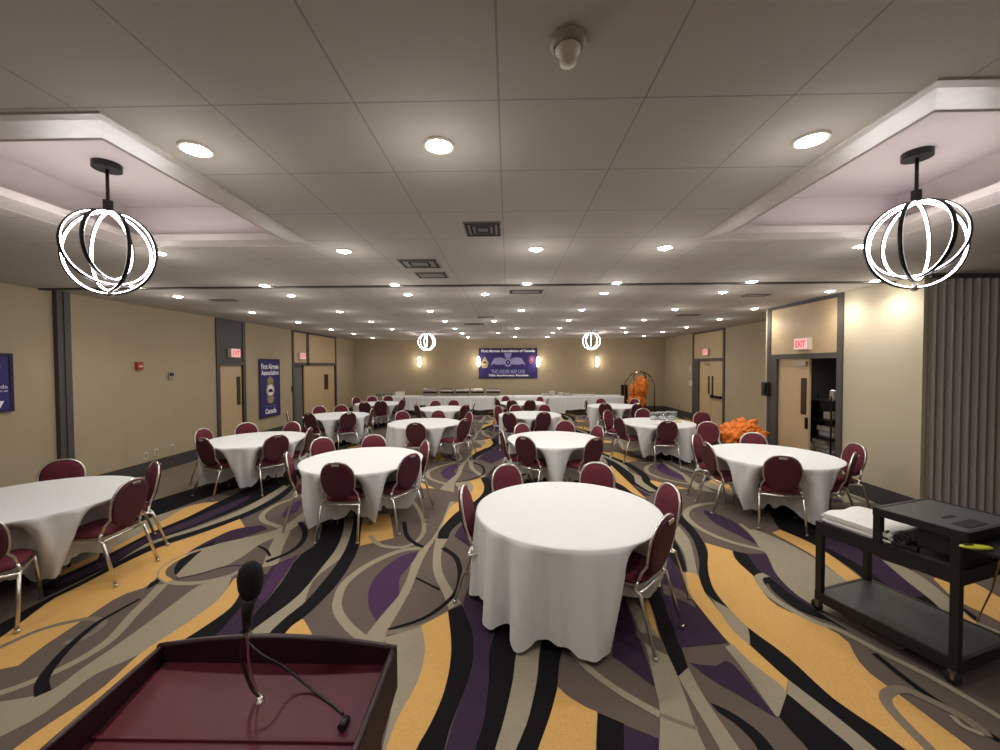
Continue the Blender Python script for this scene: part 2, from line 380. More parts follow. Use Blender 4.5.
rib('K', [(749, 628), (786, 656), (832, 698), (870, 724), (900, 746), (950, 790)], [(750, 645), (788, 680), (840, 720), (876, 750), (920, 790), (925, 794)])
rib('L', [(788, 680), (840, 720), (876, 750), (920, 790)], [(787, 694), (828, 728), (854, 750), (890, 790)])
rib('K', [(787, 694), (828, 728), (854, 750), (890, 790)], [(779, 717), (792, 732), (808, 750), (830, 790)])
rib('G', [(705, 543), (708, 552), (708, 570), (714, 590), (730, 610), (748, 628), (786, 656), (832, 698), (870, 724), (900, 746), (960, 790)],
    [(732, 551), (736, 560), (755, 578), (764, 594), (780, 608), (812, 621), (845, 639), (856, 658), (870, 674), (892, 690), (940, 726), (972, 750), (1030, 790)])
rib('K', [(733, 551), (737, 561), (755, 578), (762, 588)], [(747, 554), (754, 564), (764, 575), (770, 582)])
rib('P', [(747, 554), (758, 570), (770, 577), (786, 592), (812, 609)], [(766, 554), (776, 574), (792, 590), (812, 605), (830, 615)])
rib('K', [(766, 580), (774, 592), (798, 610), (830, 622), (845, 630)], [(769, 577), (786, 591), (810, 607), (824, 616), (850, 632)])
rib('L', [(746, 530), (766, 554), (776, 574), (793, 592), (812, 605), (850, 624), (900, 650)], [(754, 530), (774, 537), (810, 556), (842, 578), (862, 592), (905, 614), (960, 640)])
rib('G', [(772, 533), (810, 554), (842, 578), (862, 592)], [(780, 530), (810, 543), (834, 558), (862, 579), (880, 592)])
rib('K', [(779, 529), (810, 543), (850, 568), (890, 600), (960, 640)], [(762, 500), (800, 505), (860, 530), (915, 572), (980, 620)])
rib('P', [(820, 545), (860, 566), (905, 600)], [(830, 530), (872, 552), (925, 596)])
rib('L', [(882, 560), (912, 571), (944, 594), (975, 622)], [(884, 562), (905, 580), (928, 598), (946, 614), (975, 635)])
rib('G', [(934, 580), (956, 600), (990, 617), (1020, 634)], [(934, 578), (972, 583), (1000, 598), (1040, 620)])
rib('G', [(954, 608), (976, 622), (1000, 634)], [(954, 612), (976, 626), (1000, 638)])
rib('L', [(976, 622), (1000, 632), (1040, 650)], [(976, 626), (1000, 640), (1040, 660)])
stroke('L', [(766, 575), (759, 577), (760, 583), (774, 599), (810, 620), (840, 631), (880, 652), (928, 676), (965, 697), (1000, 718), (1040, 744)], .07, .04)
stroke('K', [(874, 654), (920, 690), (1000, 742)], .04)
stroke('M', [(932, 752), (900, 720), (886, 702), (889, 693), (904, 690), (926, 699), (960, 716), (980, 730), (985, 736)], .06)
stroke('L', [(952, 716), (962, 726), (984, 736)], .03)
# right ring
rib('P', [(704, 510), (730, 520), (744, 530), (761, 546)], [(704, 513), (716, 524), (740, 536), (761, 547)])
stroke('L', [(716, 503), (700, 505), (688, 510), (687, 518), (702, 530), (730, 542), (762, 550), (784, 555)], .075)
stroke('L', [(740, 524), (752, 534), (762, 548)], .05)
rib('G', [(604, 462), (610, 474), (625, 488), (660, 505)], [(612, 460), (622, 470), (650, 482), (662, 496)])
rib('L', [(636, 468), (650, 480), (680, 490), (700, 500)], [(650, 464), (680, 470), (700, 484), (716, 498)])
rib('G', [(668, 472), (678, 482), (688, 490)], [(676, 470), (684, 478), (690, 486)])
rib('K', [(680, 470), (700, 480), (730, 492)], [(690, 462), (716, 470), (740, 482)])

def clip(poly, ax, lo, hi):
    for s_, v in ((1, lo), (-1, hi)):
        out = []; n = len(poly)
        for i in range(n):
            a, b = poly[i], poly[(i + 1) % n]
            da, db = s_ * (a[ax] - v), s_ * (b[ax] - v)
            if da >= 0: out.append(a)
            if (da >= 0) != (db >= 0): out.append(a.lerp(b, da / (da - db)))
        poly = out
        if len(poly) < 3: return []
    return poly
def build_carpet():
    b = bmesh.new(); lay = b.loops.layers.color.new('carpet') if False else b.loops.layers.float_color.new('carpet')
    def add(ps, c, z):
        try: f = b.faces.new([b.verts.new((p[0], p[1], z)) for p in ps])
        except ValueError: return
        for l in f.loops: l[lay] = c
        f.normal_update()
        if f.normal.z < 0: f.normal_flip()
    add([(XL, YF), (XE, YF), (XE, YB), (XL, YB)], CC['D'], 0)
    bm_ = [(0, 0, XL, -2.75, YF, 8.2), (0, 0, -2.75, XE, YF, 5.75)]
    TX, TY = 4.1, 3.8
    for k in range(1, 4):
        for j in (-1, 0, 1):
            bm_.append((j * TX, k * TY, max(XL, -2.05 + j * TX - (.7 if j == -1 else 0)), min(XR, 2.05 + j * TX + (.7 if j == 1 else 0)), max(5.75, 1.95 + k * TY), min(YB, 1.95 + (k + 1) * TY)))
    out = []
    for (dx, dy, x0, x1, y0, y1) in bm_[2:]:      # the tiles on the left start beyond the first band
        if x0 < -2.75 and y0 < 8.2: out += [(dx, dy, x0, min(x1, -2.75), 8.2, y1), (dx, dy, -2.75, x1, y0, y1)] if x1 > -2.75 else [(dx, dy, x0, x1, 8.2, y1)]
        else: out.append((dx, dy, x0, x1, y0, y1))
    for dx, dy, x0, x1, y0, y1 in bm_[:2] + out:
        if x1 <= x0 or y1 <= y0: continue
        for i, (c, qs) in enumerate(SH):
            z = .00005 * (i + 1)
            for q in qs:
                q = [p + Vector((dx, dy)) for p in q]
                q = clip(q, 0, x0, x1)
                if q: q = clip(q, 1, y0, y1)
                if q: add(q, CC[c], z)
    me = bpy.data.meshes.new('floor'); b.to_mesh(me); b.free()
    me.materials.append(M['carpet'])
    o = bpy.data.objects.new('floor', me); COL.objects.link(o)
    struct(o)
build_carpet()
FZ = .006
# ------------------------------------------------------------------ room shell
def quad(mb, a, b, c, d): return mb.face(mb.pts([a, b, c, d]))
TR = [(-3.56, -1.83, 1.77, 3.66), (1.74, 3.46, 1.66, 3.62), (-3.56, -1.83, 12.9, 14.6), (1.74, 3.46, 12.9, 14.6)]
ZT = 3.49
def build_ceiling():
    mb = MB().use(M['ceiling'])
    xs = sorted({XL, XE} | {v for t in TR for v in t[:2]}); ys = sorted({YF, YB} | {v for t in TR for v in t[2:]})
    for x0, x1 in zip(xs, xs[1:]):
        for y0, y1 in zip(ys, ys[1:]):
            cx, cy = (x0 + x1) / 2, (y0 + y1) / 2
            if any(t[0] < cx < t[1] and t[2] < cy < t[3] for t in TR): continue
            quad(mb, (x0, y0, ZC), (x0, y1, ZC), (x1, y1, ZC), (x1, y0, ZC))
    mb.use(M['tray'])
    for x0, x1, y0, y1 in TR:
        quad(mb, (x0, y0, ZT), (x0, y1, ZT), (x1, y1, ZT), (x1, y0, ZT))
        quad(mb, (x0, y0, ZC), (x1, y0, ZC), (x1, y0, ZT), (x0, y0, ZT)); quad(mb, (x0, y1, ZC), (x0, y1, ZT), (x1, y1, ZT), (x1, y1, ZC))
        quad(mb, (x0, y0, ZC), (x0, y0, ZT), (x0, y1, ZT), (x0, y1, ZC)); quad(mb, (x1, y0, ZC), (x1, y1, ZC), (x1, y1, ZT), (x1, y0, ZT))
    struct(mb.done('ceiling', fix=False))
build_ceiling()
# stepped moulding round each coffer
for n, (x0, x1, y0, y1) in enumerate(TR):
    mb = MB().use(M['trimw'])
    def frame(o, i, z0, z1):   # rectangular ring reaching o outside and i inside the opening
        for a, b, c, d in ((x0 - o, x1 + o, y0 - o, y0 + i), (x0 - o, x1 + o, y1 - i, y1 + o), (x0 - o, x0 + i, y0 + i, y1 - i), (x1 - i, x1 + o, y0 + i, y1 - i)):
            mb.box(a, b, c, d, z0, z1)
    # outer bead, then a wide sloped band rising into the coffer
    frame(.03, .012, ZC - .007, ZC + .012)
    O = [(x0 + .012, y0 + .012), (x1 - .012, y0 + .012), (x1 - .012, y1 - .012), (x0 + .012, y1 - .012)]
    I = [(x0 + .19, y0 + .19), (x1 - .19, y0 + .19), (x1 - .19, y1 - .10), (x0 + .19, y1 - .10)]
    I2 = [(x0 + .205, y0 + .205), (x1 - .205, y0 + .205), (x1 - .205, y1 - .115), (x0 + .205, y1 - .115)]
    def ringf(A, za, B, zb):
        va = mb.pts([(x, y, za) for x, y in A]); vb = mb.pts([(x, y, zb) for x, y in B])
        for k in range(4): mb.face([va[k], va[(k + 1) % 4], vb[(k + 1) % 4], vb[k]])
    ringf(O, ZC - .004, I, ZC + .016); ringf(I, ZC + .016, I2, ZC + .012); ringf(I2, ZC + .012, I2, ZC + .07); ringf(I2, ZC + .07, O, ZC + .07)
    struct(mb.done('trim_%d' % (n + 1)))
mb = MB().use(M['frame']); mb.box(XL, XE, 5.53, 5.60, ZC - .02, ZC + .001)
struct(mb.done('trim_5'))

def wall_x(name, X, th, y0, y1, holes, m, z1=ZC):
    """wall in the plane x = X, thickness th away from the room; holes = (y0, y1, ztop)"""
    mb = MB().use(m); ys = y0
    for h0, h1, zt in sorted(holes):
        mb.box(min(X, X + th), max(X, X + th), ys, h0, 0, z1)
        if zt < z1: mb.box(min(X, X + th), max(X, X + th), h0, h1, zt, z1)
        ys = h1
    mb.box(min(X, X + th), max(X, X + th), ys, y1, 0, z1)
    return struct(mb.done(name))
wall_x('wall_left', XL, -.15, YF, YB, [(9.03, 9.83, 2.12), (12.22, 15.16, 2.12)], M['wall'])
mb = MB().use(M['wall']); mb.box(XL - .15, XR + .15, YB, YB + .15, 0, ZC); struct(mb.done('wall_back'))
wall_x('wall_right', XR, .15, 8.24, YB, [(12.43, 14.34, 2.16)], M['wall'])
mb = MB().use(M['wall']); mb.box(XN + .15, XR, 8.24, 8.32, 0, ZC); struct(mb.done('wall_jog'))
wall_x('wall_right_near', XN, .10, 5.16, 8.24, [(6.45, 8.05, 2.14)], M['wall_pale'])
mb = MB().use(M['wall']); mb.box(XL - .15, XE + .15, YF - .15, YF, 0, ZC); struct(mb.done('wall_front'))
mb = MB().use(M['wall']); mb.box(XE, XE + .15, YF, 5.3, 0, ZC); struct(mb.done('wall_far_right'))
mb = MB().use(M['wall']); mb.box(XN + .10, XE, 5.26, 5.4, 0, ZC); struct(mb.done('wall_pocket'))
# baseboards (tall dark)
def base(name, *bs):
    mb = MB().use(M['base'])
    for b in bs:
        mb.box(*b, 0, .24); x0, x1, y0, y1 = b
    struct(mb.done(name))
base('baseboard_left', (XL, XL + .02, YF, 8.93), (XL, XL + .02, 9.93, 12.12), (XL, XL + .02, 15.26, YB))
base('baseboard_back', (XL, XR, YB - .02, YB))
base('baseboard_right', (XR - .02, XR, 14.44, YB), (XR - .02, XR, 8.32, 12.33), (XN - .02, XN, 5.16, 6.35), (XN - .02, XN, 8.15, 8.24))
# left wall post (partition jamb)
mb = MB().use(M['frame']); mb.box(XL, XL + .07, 5.70, 5.88, 0, ZC); mb.box(XL + .07, XL + .085, 5.78, 5.81, 0, ZC); struct(mb.done('trim_6'))

def exit_sign(x, y, z, side, label):
    """side: +1 faces +x"""
    t = empty('exit_sign', (x, y, z), 0, label, 'exit sign')
    MB().use(M['offwhite']).box(-.04, .04, -.17, .17, -.11, .11, bev=.006).done('housing', None, t)
    MB().use(M['exitface']).box(side * .04, side * .046, -.15, .15, -.09, .09).done('sign_face', None, t)
    T = Matrix.Translation((side * .048, 0, 0)) @ Matrix.Rotation(side * PI / 2, 4, 'Z') @ Matrix.Rotation(PI / 2, 4, 'X')
    text_obj('lettering', 'EXIT', .24, .115, M['exitred'], t, T, .02)
    return t
def door_unit(n, X, s, y0, y1, ztop, leaves, upper, wmat=None):
    """door set in wall plane X, s = direction into the room. frame to the ceiling, panels above."""
    t = empty('door_%d' % n, (X, (y0 + y1) / 2, 0)); struct(t)
    c = (y0 + y1) / 2
    f = MB().use(M['frame']); W = .1
    e0, e1 = y0 - c, y1 - c
    f.box(-.08 * s, .03 * s, e0 - W, e0, 0, ZC) if s > 0 else f.box(.03 * s, -.08 * s, e0 - W, e0, 0, ZC)
    lo, hi = sorted((-.08 * s, .03 * s))
    f.box(lo, hi, e1, e1 + W, 0, ZC); f.box(lo, hi, e0, e1, ztop - .0, ztop + .09); f.box(lo, hi, e0, e1, ZC - .06, ZC)
    for u in upper[:-1]: f.box(lo, hi, u[1] - c, upper[upper.index(u) + 1][0] - c, ztop, ZC)
    f.done('door_frame', None, t)
    for (u0, u1, m) in upper:
        MB().use(m).box(*sorted((0, .012 * s)), u0 - c + .003, u1 - c - .003, ztop + .09, ZC - .06).done('upper_panel', None, t)
    return t, c
# door 1 left single
t, c = door_unit(1, XL, 1, 9.03, 9.83, 2.03, None, [(9.03, 9.83, M['frame'])])
d = MB().use(M['wood']).box(-.06, -.02, 9.04 - c, 9.82 - c, 0.008, 2.03).done('door_leaf', None, t)
MB().use(M['bronze']).box(-.02, -.008, 9.64 - c, 9.76 - c, 1.05, 1.75).done('push_plate', None, d)
# door 2 left double: grey recess and double maple leaves
t, c = door_unit(2, XL, 1, 12.22, 15.16, 2.03, None, [(12.22, 13.0, M['wood']), (13.15, 15.16, M['wood'])])
MB().use(M['greydoor']).box(-.12, -.08, 12.22 - c, 12.88 - c, 0.008, 2.03).done('grey_door_leaf', None, t)
d = MB().use(M['wood']).box(-.06, -.02, 12.9 - c, 15.15 - c, 0.008, 2.03).done('door_leaf', None, t)
MB().use(M['bronze']).box(-.02, -.008, 14.3 - c, 14.6 - c, 1.15, 1.7).done('push_plate', None, d)
# door 3 right far double
t, c = door_unit(3, XR, -1, 12.43, 14.34, 2.12, None, [(12.43, 14.34, M['wood'])])
for a, b, g in ((12.44, 13.21, 1), (13.23, 14.0, -1)):
    d = MB().use(M['wood']).box(.02, .06, a - c, b - c, 0.008, 2.12).done('door_leaf', None, t)
    h = 13.22 - c - .12 * g
    MB().use(M['bronze']).box(.004, .02, h - .04, h + .04, 1.02, 1.62).done('push_plate', None, d)
    if g > 0: MB().use(M['blackmetal']).box(-.05, -.01, a - c + .1, b - c - .06, .92, 1.0).box(-.01, .02, a - c + .1, a - c + .16, .92, 1.0).box(-.01, .02, b - c - .14, b - c - .06, .9, 1.02).done('panic_bar', None, d)
    else: MB().use(M['steel']).box(-.02, .02, a - c + .1, a - c + .35, 1.98, 2.04).done('door_closer', None, d)
MB().use(M['frame']).box(-.03, .08, 13.98 - c, 14.35 - c, 0, 2.12).done('jamb', None, t)
# door 4 right near, one leaf shut one open onto the store
t, c = door_unit(4, XN, -1, 6.45, 8.05, 2.10, None, [(6.45, 8.05, M['wood'])])
d = MB().use(M['wood']).box(.02, .06, 7.09 - c, 7.91 - c, 0.008, 2.10).done('door_leaf', None, t)
MB().use(M['bronze']).box(.005, .02, 7.14 - c, 7.26 - c, 1.1, 1.75).done('push_plate', None, d)
MB().use(M['blackmetal']).box(-.01, .02, 7.10 - c, 7.14 - c, .85, 1.05).done('door_handle', None, d)
MB().use(M['steel']).box(-.02, .02, 7.12 - c, 7.35 - c, 1.97, 2.05).done('door_closer', None, d)
MB().use(M['frame']).box(-.03, .08, 7.87 - c, 8.06 - c, 0, 2.10).done('jamb', None, t)
# dark store room behind door 4
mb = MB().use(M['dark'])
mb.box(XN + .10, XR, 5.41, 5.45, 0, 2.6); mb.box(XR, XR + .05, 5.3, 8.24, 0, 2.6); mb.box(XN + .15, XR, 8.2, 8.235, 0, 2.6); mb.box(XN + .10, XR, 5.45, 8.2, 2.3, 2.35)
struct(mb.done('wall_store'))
# exits
exit_sign(XL + .05, 9.48, 2.33, 1, 'lit red EXIT sign over the single left-wall door on a dark panel')
exit_sign(XL + .05, 12.62, 2.33, 1, 'lit red EXIT sign over the grey doorway past the tall blue banner')
exit_sign(XR - .05, 13.4, 2.42, -1, 'lit red EXIT sign over the far right double doors with push bar')
exit_sign(XN - .05, 7.15, 2.36, -1, 'lit red EXIT sign over the near right doorway to the store room')

# folding partition parked in its pocket on the right
t = empty('folding_partition', (5.33, 5.19, 0), 0, 'grey-taupe pleated folding partition stacked against the right wall', 'partition')
mb = MB().use(M['vinyl']); P = []
k = 0; x = 0.0
while x < 2.6:
    P += [(x, .0), (x + .028, .012), (x + .05, .07), (x + .072, .07), (x + .095, .012)]; x += .108
for (a, b) in zip(P, P[1:]):
    quad(mb, (a[0], a[1] - .05, .03), (b[0], b[1] - .05, .03), (b[0], b[1] - .05, ZC - .05), (a[0], a[1] - .05, ZC - .05))
mb.done('pleated_curtain', None, t, fix=False)
mb = MB().use(M['slot'])
x = 0
while x < 2.6: mb.box(x + .05, x + .072, -.0, .018, 1.46, 1.5); x += .108
mb.done('tie_clips', None, t)
MB().use(M['frame']).box(-.0, 2.7, -.09, .1, ZC - .05, ZC).done('track', None, t)

# ------------------------------------------------------------------ small wall things
def plate(name, X, y, z, w, h, m, s, label, cat, th=.012, extra=None):
    t = empty(name, (X, y, z), 0, label, cat)
    MB().use(m).box(*sorted((0, th * s)), -w / 2, w / 2, -h / 2, h / 2, bev=.002).done('cover_plate', None, t)
    if extra: MB().use(extra[0]).box(*sorted((th * s, (th + .01) * s)), *extra[1:]).done('insert', None, t)
    return t
plate('fire_alarm_pull', XL, 7.02, 2.02, .12, .14, M['red'], 1, 'small red fire alarm pull station on the left wall', 'fire alarm', .05, (M['offwhite'], -.03, .03, -.02, .01))
plate('thermostat', XL, 7.70, 1.82, .11, .14, M['beige'], 1, 'small thermostat on the left wall beside the red fire alarm pull', 'thermostat', .03, (M['black'], -.04, .04, .0, .06))
for y, z, w, l in ((7.12, .36, .08, 'white wall outlet left of the three in a row low on the left wall'), (7.34, .38, .08, 'white wall outlet in the middle of the three low on the left wall'), (7.7, .40, .08, 'white wall outlet right of the three in a row low on the left wall')):
    plate('wall_outlet', XL, y, z, w, .13, M['offwhite'], 1, l, 'outlet', .01, (M['beige'], -.018, .018, -.04, .04))
plate('wall_outlet', XL, 8.45, .52, .09, .14, M['bronze'], 1, 'dark wall outlet by the single door on the left wall', 'outlet')
plate('wall_outlet', XL, 15.9, .35, .1, .14, M['offwhite'], 1, 'white wall outlet beyond the double doors on the left wall', 'outlet')
plate('wall_switch', XL, 12.1, 1.3, .1, .16, M['bronze'], 1, 'dark wall switch beside the grey doorway on the left wall', 'switch')
plate('wall_control', XR, 14.55, 1.32, .25, .2, M['offwhite'], -1, 'white control box left of the far right double doors', 'wall control', .04)
plate('wall_control', XR, 14.6, 1.85, .1, .16, M['offwhite'], -1, 'small white sensor above the control box by the far right doors', 'wall sensor', .03)
plate('wall_outlet', XR, 15.6, .38, .09, .14, M['beige'], -1, 'beige outlet low on the right wall by the far corner', 'outlet')
t = empty('wall_phone', (XN - .002, 8.13, 1.5), 0, 'black wall phone left of the near right doorway', 'phone')
MB().use(M['black']).box(-.09, 0, -.1, .1, -.14, .14, bev=.01).done('phone_body', None, t)
MB().use(M['blackmetal']).box(-.12, -.09, -.07, -.02, -.12, .12, bev=.01).done('handset', None, t)

# ------------------------------------------------------------------ banners
def banner_T(X=None, Y=None):
    pass
def hang(name, W, H, T, label):
    t = empty(name, (0, 0, 0), 0, label, 'banner'); t.matrix_world = T
    mb = MB().use(M['banner']); nx, nz = 24, 10; g = []
    for j in range(nz + 1):
        g.append(mb.pts([(W * (i / nx - .5), H * (j / nz - .5), .004 * math.sin(i * .9 + j * .3)) for i in range(nx + 1)]))
    for j in range(nz):
        for i in range(nx): mb.face([g[j][i], g[j][i + 1], g[j + 1][i + 1], g[j + 1][i]], True)
    mb.done('banner_cloth', None, t, fix=False)
    mb = MB().use(M['bannerd']); e = .04
    for a, b, c, d in ((-W / 2, W / 2, H / 2 - e, H / 2), (-W / 2, W / 2, -H / 2, -H / 2 + e), (-W / 2, -W / 2 + e, -H / 2 + e, H / 2 - e), (W / 2 - e, W / 2, -H / 2 + e, H / 2 - e)):
        mb.box(a, b, c, d, .005, .008)
    mb.done('banner_hem', None, t)
    return t
PL = Matrix.Translation
def flat(mb, pts, z=.009): return mb.poly([(x, y, z) for x, y in pts])
# back wall banner
TB = PL((.32 * 0 + 0, 0, 0))
bw, bh = 2.5, 1.28
pc = ony(508, 363.2, YB - .05)
TBm = PL(pc) @ Matrix.Rotation(PI / 2, 4, 'X')
t = hang('wall_banner', bw, bh, TBm, 'wide indigo banner with winged crest hanging on the back wall')
text_obj('top_lettering', 'First Airmen Association of Canada', 2.3, .12, M['bwhite'], t, PL((0, .53, .012)), .05)
text_obj('middle_lettering', 'THE UNDER MAP LINE', 1.45, .17, M['blav'], t, PL((0, -.36, .012)), .03)
text_obj('lower_lettering', '75th Anniversary Reunion', 1.7, .11, M['bwhite'], t, PL((.02, -.53, .012)), .05)
mb = MB().use(M['blav'])
for s in (-1, 1):
    flat(mb, [(s * .13, .2), (s * .35, .25), (s * .58, .22), (s * .68, .05), (s * .75, -.1), (s * .62, -.02), (s * .5, -.06), (s * .3, -.06), (s * .13, -.04)])
mb.done('wings', None, t)
mb = MB().use(M['blav'])
R0 = [(.16 * math.cos(a), .03 + .18 * math.sin(a)) for a in [i * PI / 12 for i in range(24)]]
flat(mb, R0, .011); mb.use(M['bannerd']); flat(mb, [(x * .6, .03 + (y - .03) * .6) for x, y in R0], .013); mb.use(M['blav']); flat(mb, [(x * .25, .03 + (y - .03) * .25) for x, y in R0], .015)
mb.done('roundel', None, t)
mb = MB().use(M['blav']); flat(mb, [(-.1, .22), (.1, .22), (.16, .4), (.1, .46), (.05, .42), (0, .47), (-.05, .42), (-.1, .46), (-.16, .4)], .011); mb.done('crown', None, t)
mb = MB().use(M['gold']); flat(mb, [(-1.17, -.02), (-1.06, .18), (-1.0, .3), (-.94, .2), (-.83, .02), (-.9, -.2), (-1.1, -.2)], .011)
mb.use(M['bannerd']); flat(mb, [(-1.1, .0), (-.9, .0), (-.95, .07), (-1.05, .07)], .013); mb.done('left_crest', None, t)
mb = MB().use(M['redprint']); flat(mb, [(.88, .05), (.9, .3), (1.0, .33), (1.12, .28), (1.1, .06), (1.0, -.05)], .011)
mb.use(M['blav']); flat(mb, [(.96, .1), (.97, .2), (1.04, .22), (1.03, .1)], .013); mb.done('right_crest', None, t)
# left wall vertical banner
TV = PL((XL + .03, 10.93, 1.40)) @ Matrix.Rotation(PI / 2, 4, 'Z') @ Matrix.Rotation(PI / 2, 4, 'X')
t = hang('wall_banner', .95, 1.62, TV, 'tall narrow indigo banner with gold crest on the left wall between the doors')
text_obj('first_line', 'First Airmen', .8, .15, M['bwhite'], t, PL((0, .6, .012)), .03)
text_obj('second_line', 'Association', .82, .14, M['bwhite'], t, PL((0, .43, .012)), .03)
text_obj('bottom_line', 'Canada', .52, .15, M['bwhite'], t, PL((0, -.64, .012)), .04)
mb = MB().use(M['gold'])
ring = [(.2 * math.cos(a), -.06 + .22 * math.sin(a)) for a in [i * PI / 12 for i in range(24)]]
flat(mb, ring, .011); flat(mb, [(-.12, .12), (.12, .12), (.14, .24), (.04, .3), (0, .34), (-.04, .3), (-.14, .24)], .011)
flat(mb, [(-.17, -.26), (.17, -.26), (.12, -.4), (0, -.44), (-.12, -.4)], .011)
mb.use(M['bwhite']); flat(mb, [(x * .7, -.06 + (y + .06) * .7) for x, y in ring], .013)
mb.use(M['bannerd']); flat(mb, [(-.12, -.12), (.12, -.12), (.08, -.03), (-.08, -.03)], .015)
mb.done('crest', None, t)
text_obj('small_line', 'Per Ardua', .5, .04, M['blav'], t, PL((0, -.5, .012)))
# near-left banner at the frame edge
TN = PL((XL + .03, 4.70, 1.80)) @ Matrix.Rotation(PI / 2, 4, 'Z') @ Matrix.Rotation(PI / 2, 4, 'X')
t = hang('wall_banner', .98, .78, TN, 'indigo banner cut by the left edge of the photo')
text_obj('first_line', 'Airmen Heroes', .8, .07, M['bwhite'], t, PL((-.05, .22, .012)), .02)
text_obj('second_line', 'Memorial', .5, .06, M['blav'], t, PL((-.1, .08, .012)), .01)
text_obj('third_line', 'Association of Canada', .8, .05, M['bwhite'], t, PL((.02, -.05, .012)))
text_obj('fourth_line', '75 years of service', .8, .035, M['bwhite'], t, PL((.02, -.11, .012)))
mb = MB().use(M['bwhite']); flat(mb, [(.05, -.22), (.38, -.24), (.34, -.33), (.22, -.35), (.1, -.3)]); mb.use(M['bannerd']); flat(mb, [(.2, -.26), (.28, -.265), (.24, -.3)], .012); mb.done('emblem', None, t)

# ------------------------------------------------------------------ ceiling things
ROWS = [[(196, 149), (439, 146), (811, 138)],
 [(158, 252), (344, 251), (536, 249), (665, 247.5), (862, 245)],
 [(135, 287.6), (264.5, 285), (394.5, 284.5), (527, 283), (617, 282.5), (752, 281), (896, 279)],
 [(178, 296), (291, 296), (408, 294.7), (485, 294), (604, 292.6), (723, 291), (846, 290)],
 [(252, 312), (340, 311.7), (430, 311), (521.5, 310.7), (582, 309), (675, 308.7), (767.5, 308)],
 [(298, 322), (371, 322), (445, 321.5), (494, 321), (568.7, 319.5), (644, 319), (719.5, 319)],
 [(331, 329), (392, 328.7), (455, 328.7), (517, 328), (559.5, 327.7), (623, 328), (686.5, 327)],
 [(354, 334), (462, 333.5), (498, 333), (552.7, 333), (626, 331.7), (663, 332)],
 [(372.5, 338), (467.7, 337), (515, 336.5), (547.6, 336.5), (644, 335.5)]]
ORD = ['first', 'second', 'third', 'fourth', 'fifth', 'sixth', 'seventh', 'eighth', 'ninth']
def downlight():
    t = empty('recessed_light')
    MB().use(M['offwhite']).lathe([(.064, .006), (.066, -.010), (.08, -.008), (.084, .012), (.064, .012)], 24).done('trim_ring', None, t)
    MB().use(M['lens']).lathe([(0, -.024), (.03, -.021), (.055, -.012), (.063, -.002)], 20).done('glowing_lens', None, t)
    l = bpy.data.lights.new('lamp', 'SPOT'); l.energy = SPOT; l.color = (1, .95, .88); l.spot_size = math.radians(150); l.spot_blend = .9; l.shadow_soft_size = .05
    lo = bpy.data.objects.new('lamp', l); COL.objects.link(lo); lo.parent = t; lo.location = (0, 0, -.04)
    l = bpy.data.lights.new('ceiling_fill', 'POINT'); l.energy = FILL; l.color = (1, .96, .91); l.shadow_soft_size = .12  # added fill lamp hanging in mid air, no fixture; brightens the ceiling
    lo = bpy.data.objects.new('ceiling_fill', l); COL.objects.link(lo); lo.parent = t; lo.location = (0, 0, -.34)
    return t
SPOT = 33; FILL = 3.2
proto = None
for r, row in enumerate(ROWS):
    ps = [onz(px, py, ZC) for px, py in row]
    ym = sum(p.y for p in ps) / len(ps)
    if r == 7: ym = 13.7
    if r == 8: ym = 15.6
    for i, (px, py) in enumerate(row):
        if proto is None: o = proto = downlight()
        else: o = copy_tree(proto)
        X = ps[i].x * ym / ps[i].y
        if r in (2, 3, 4): X = min(X, 4.98)
        o.location = (X, ym, ZC)
        tag(o, 'recessed round ceiling light, %s from the left in the %s row from the camera' % (ORD[i], ORD[r]), 'ceiling light', 'recessed round lights in the ceiling')

def hoop(parent, R, ang, w=.024):
    """vertical hoop; dark band outside, lit strip inside"""
    A = Matrix.Rotation(ang, 4, 'Z'); n = 56
    def band(m, r0, r1, hw, name, par):
        mb = MB().use(m); rings = []
        for k in range(n):
            a = 2 * PI * k / n; c, s = math.cos(a), math.sin(a)
            rings.append(mb.pts([A @ Vector((r * c, y, r * s)) for r, y in ((r0, -hw), (r1, -hw), (r1, hw), (r0, hw))]))
        for k in range(n):
            P, Q = rings[k], rings[(k + 1) % n]
            for j in range(4): mb.face([P[j], P[(j + 1) % 4], Q[(j + 1) % 4], Q[j]], True)
        return mb.done(name, None, par)
    h = band(M['blackmetal'], R - .004, R + .004, w / 2, 'hoop', parent)
    band(M['strip'], R - .012, R - .004, w * .28, 'light_strip', h)
def pendant(x, y, zc, angs, label, lamp):
    t = empty('orb_pendant_lamp', (x, y, ZT), 0, label, 'pendant lamp', 'orb pendant lamps in the ceiling coffers')
    MB().use(M['black']).lathe([(0, -.045), (.085, -.045), (.085, 0), (0, 0)], 28, smooth=False).done('canopy', None, t)
    dz = zc - ZT; R0 = .305
    MB().use(M['black']).tube([(0, 0, -.04), (0, 0, dz + R0 + .02)], .011, 10).box(-.02, .02, -.02, .02, dz + R0 - .01, dz + R0 + .08).done('stem', None, t)
    for R, a in angs:
        k0 = len(t.children)
        hoop(t, R, a)
        for ch in t.children:
            if ch.name.startswith('hoop') and ch.location.length == 0: ch.location = (0, 0, dz + (R0 - R))
    MB().use(M['chrome']).lathe([(0, R0 * -1 - .02), (.018, -R0 - .015), (.02, -R0 + .03), (0, -R0 + .035)], 12, PL((0, 0, dz))).done('bottom_clip', None, t)
    l = bpy.data.lights.new('glow', 'POINT'); l.energy = lamp; l.color = (1, .94, .94); l.shadow_soft_size = .3
    lo = bpy.data.objects.new('glow', l); COL.objects.link(lo); lo.parent = t; lo.location = (0, 0, dz)
    return t
D = math.radians
PEN = 20
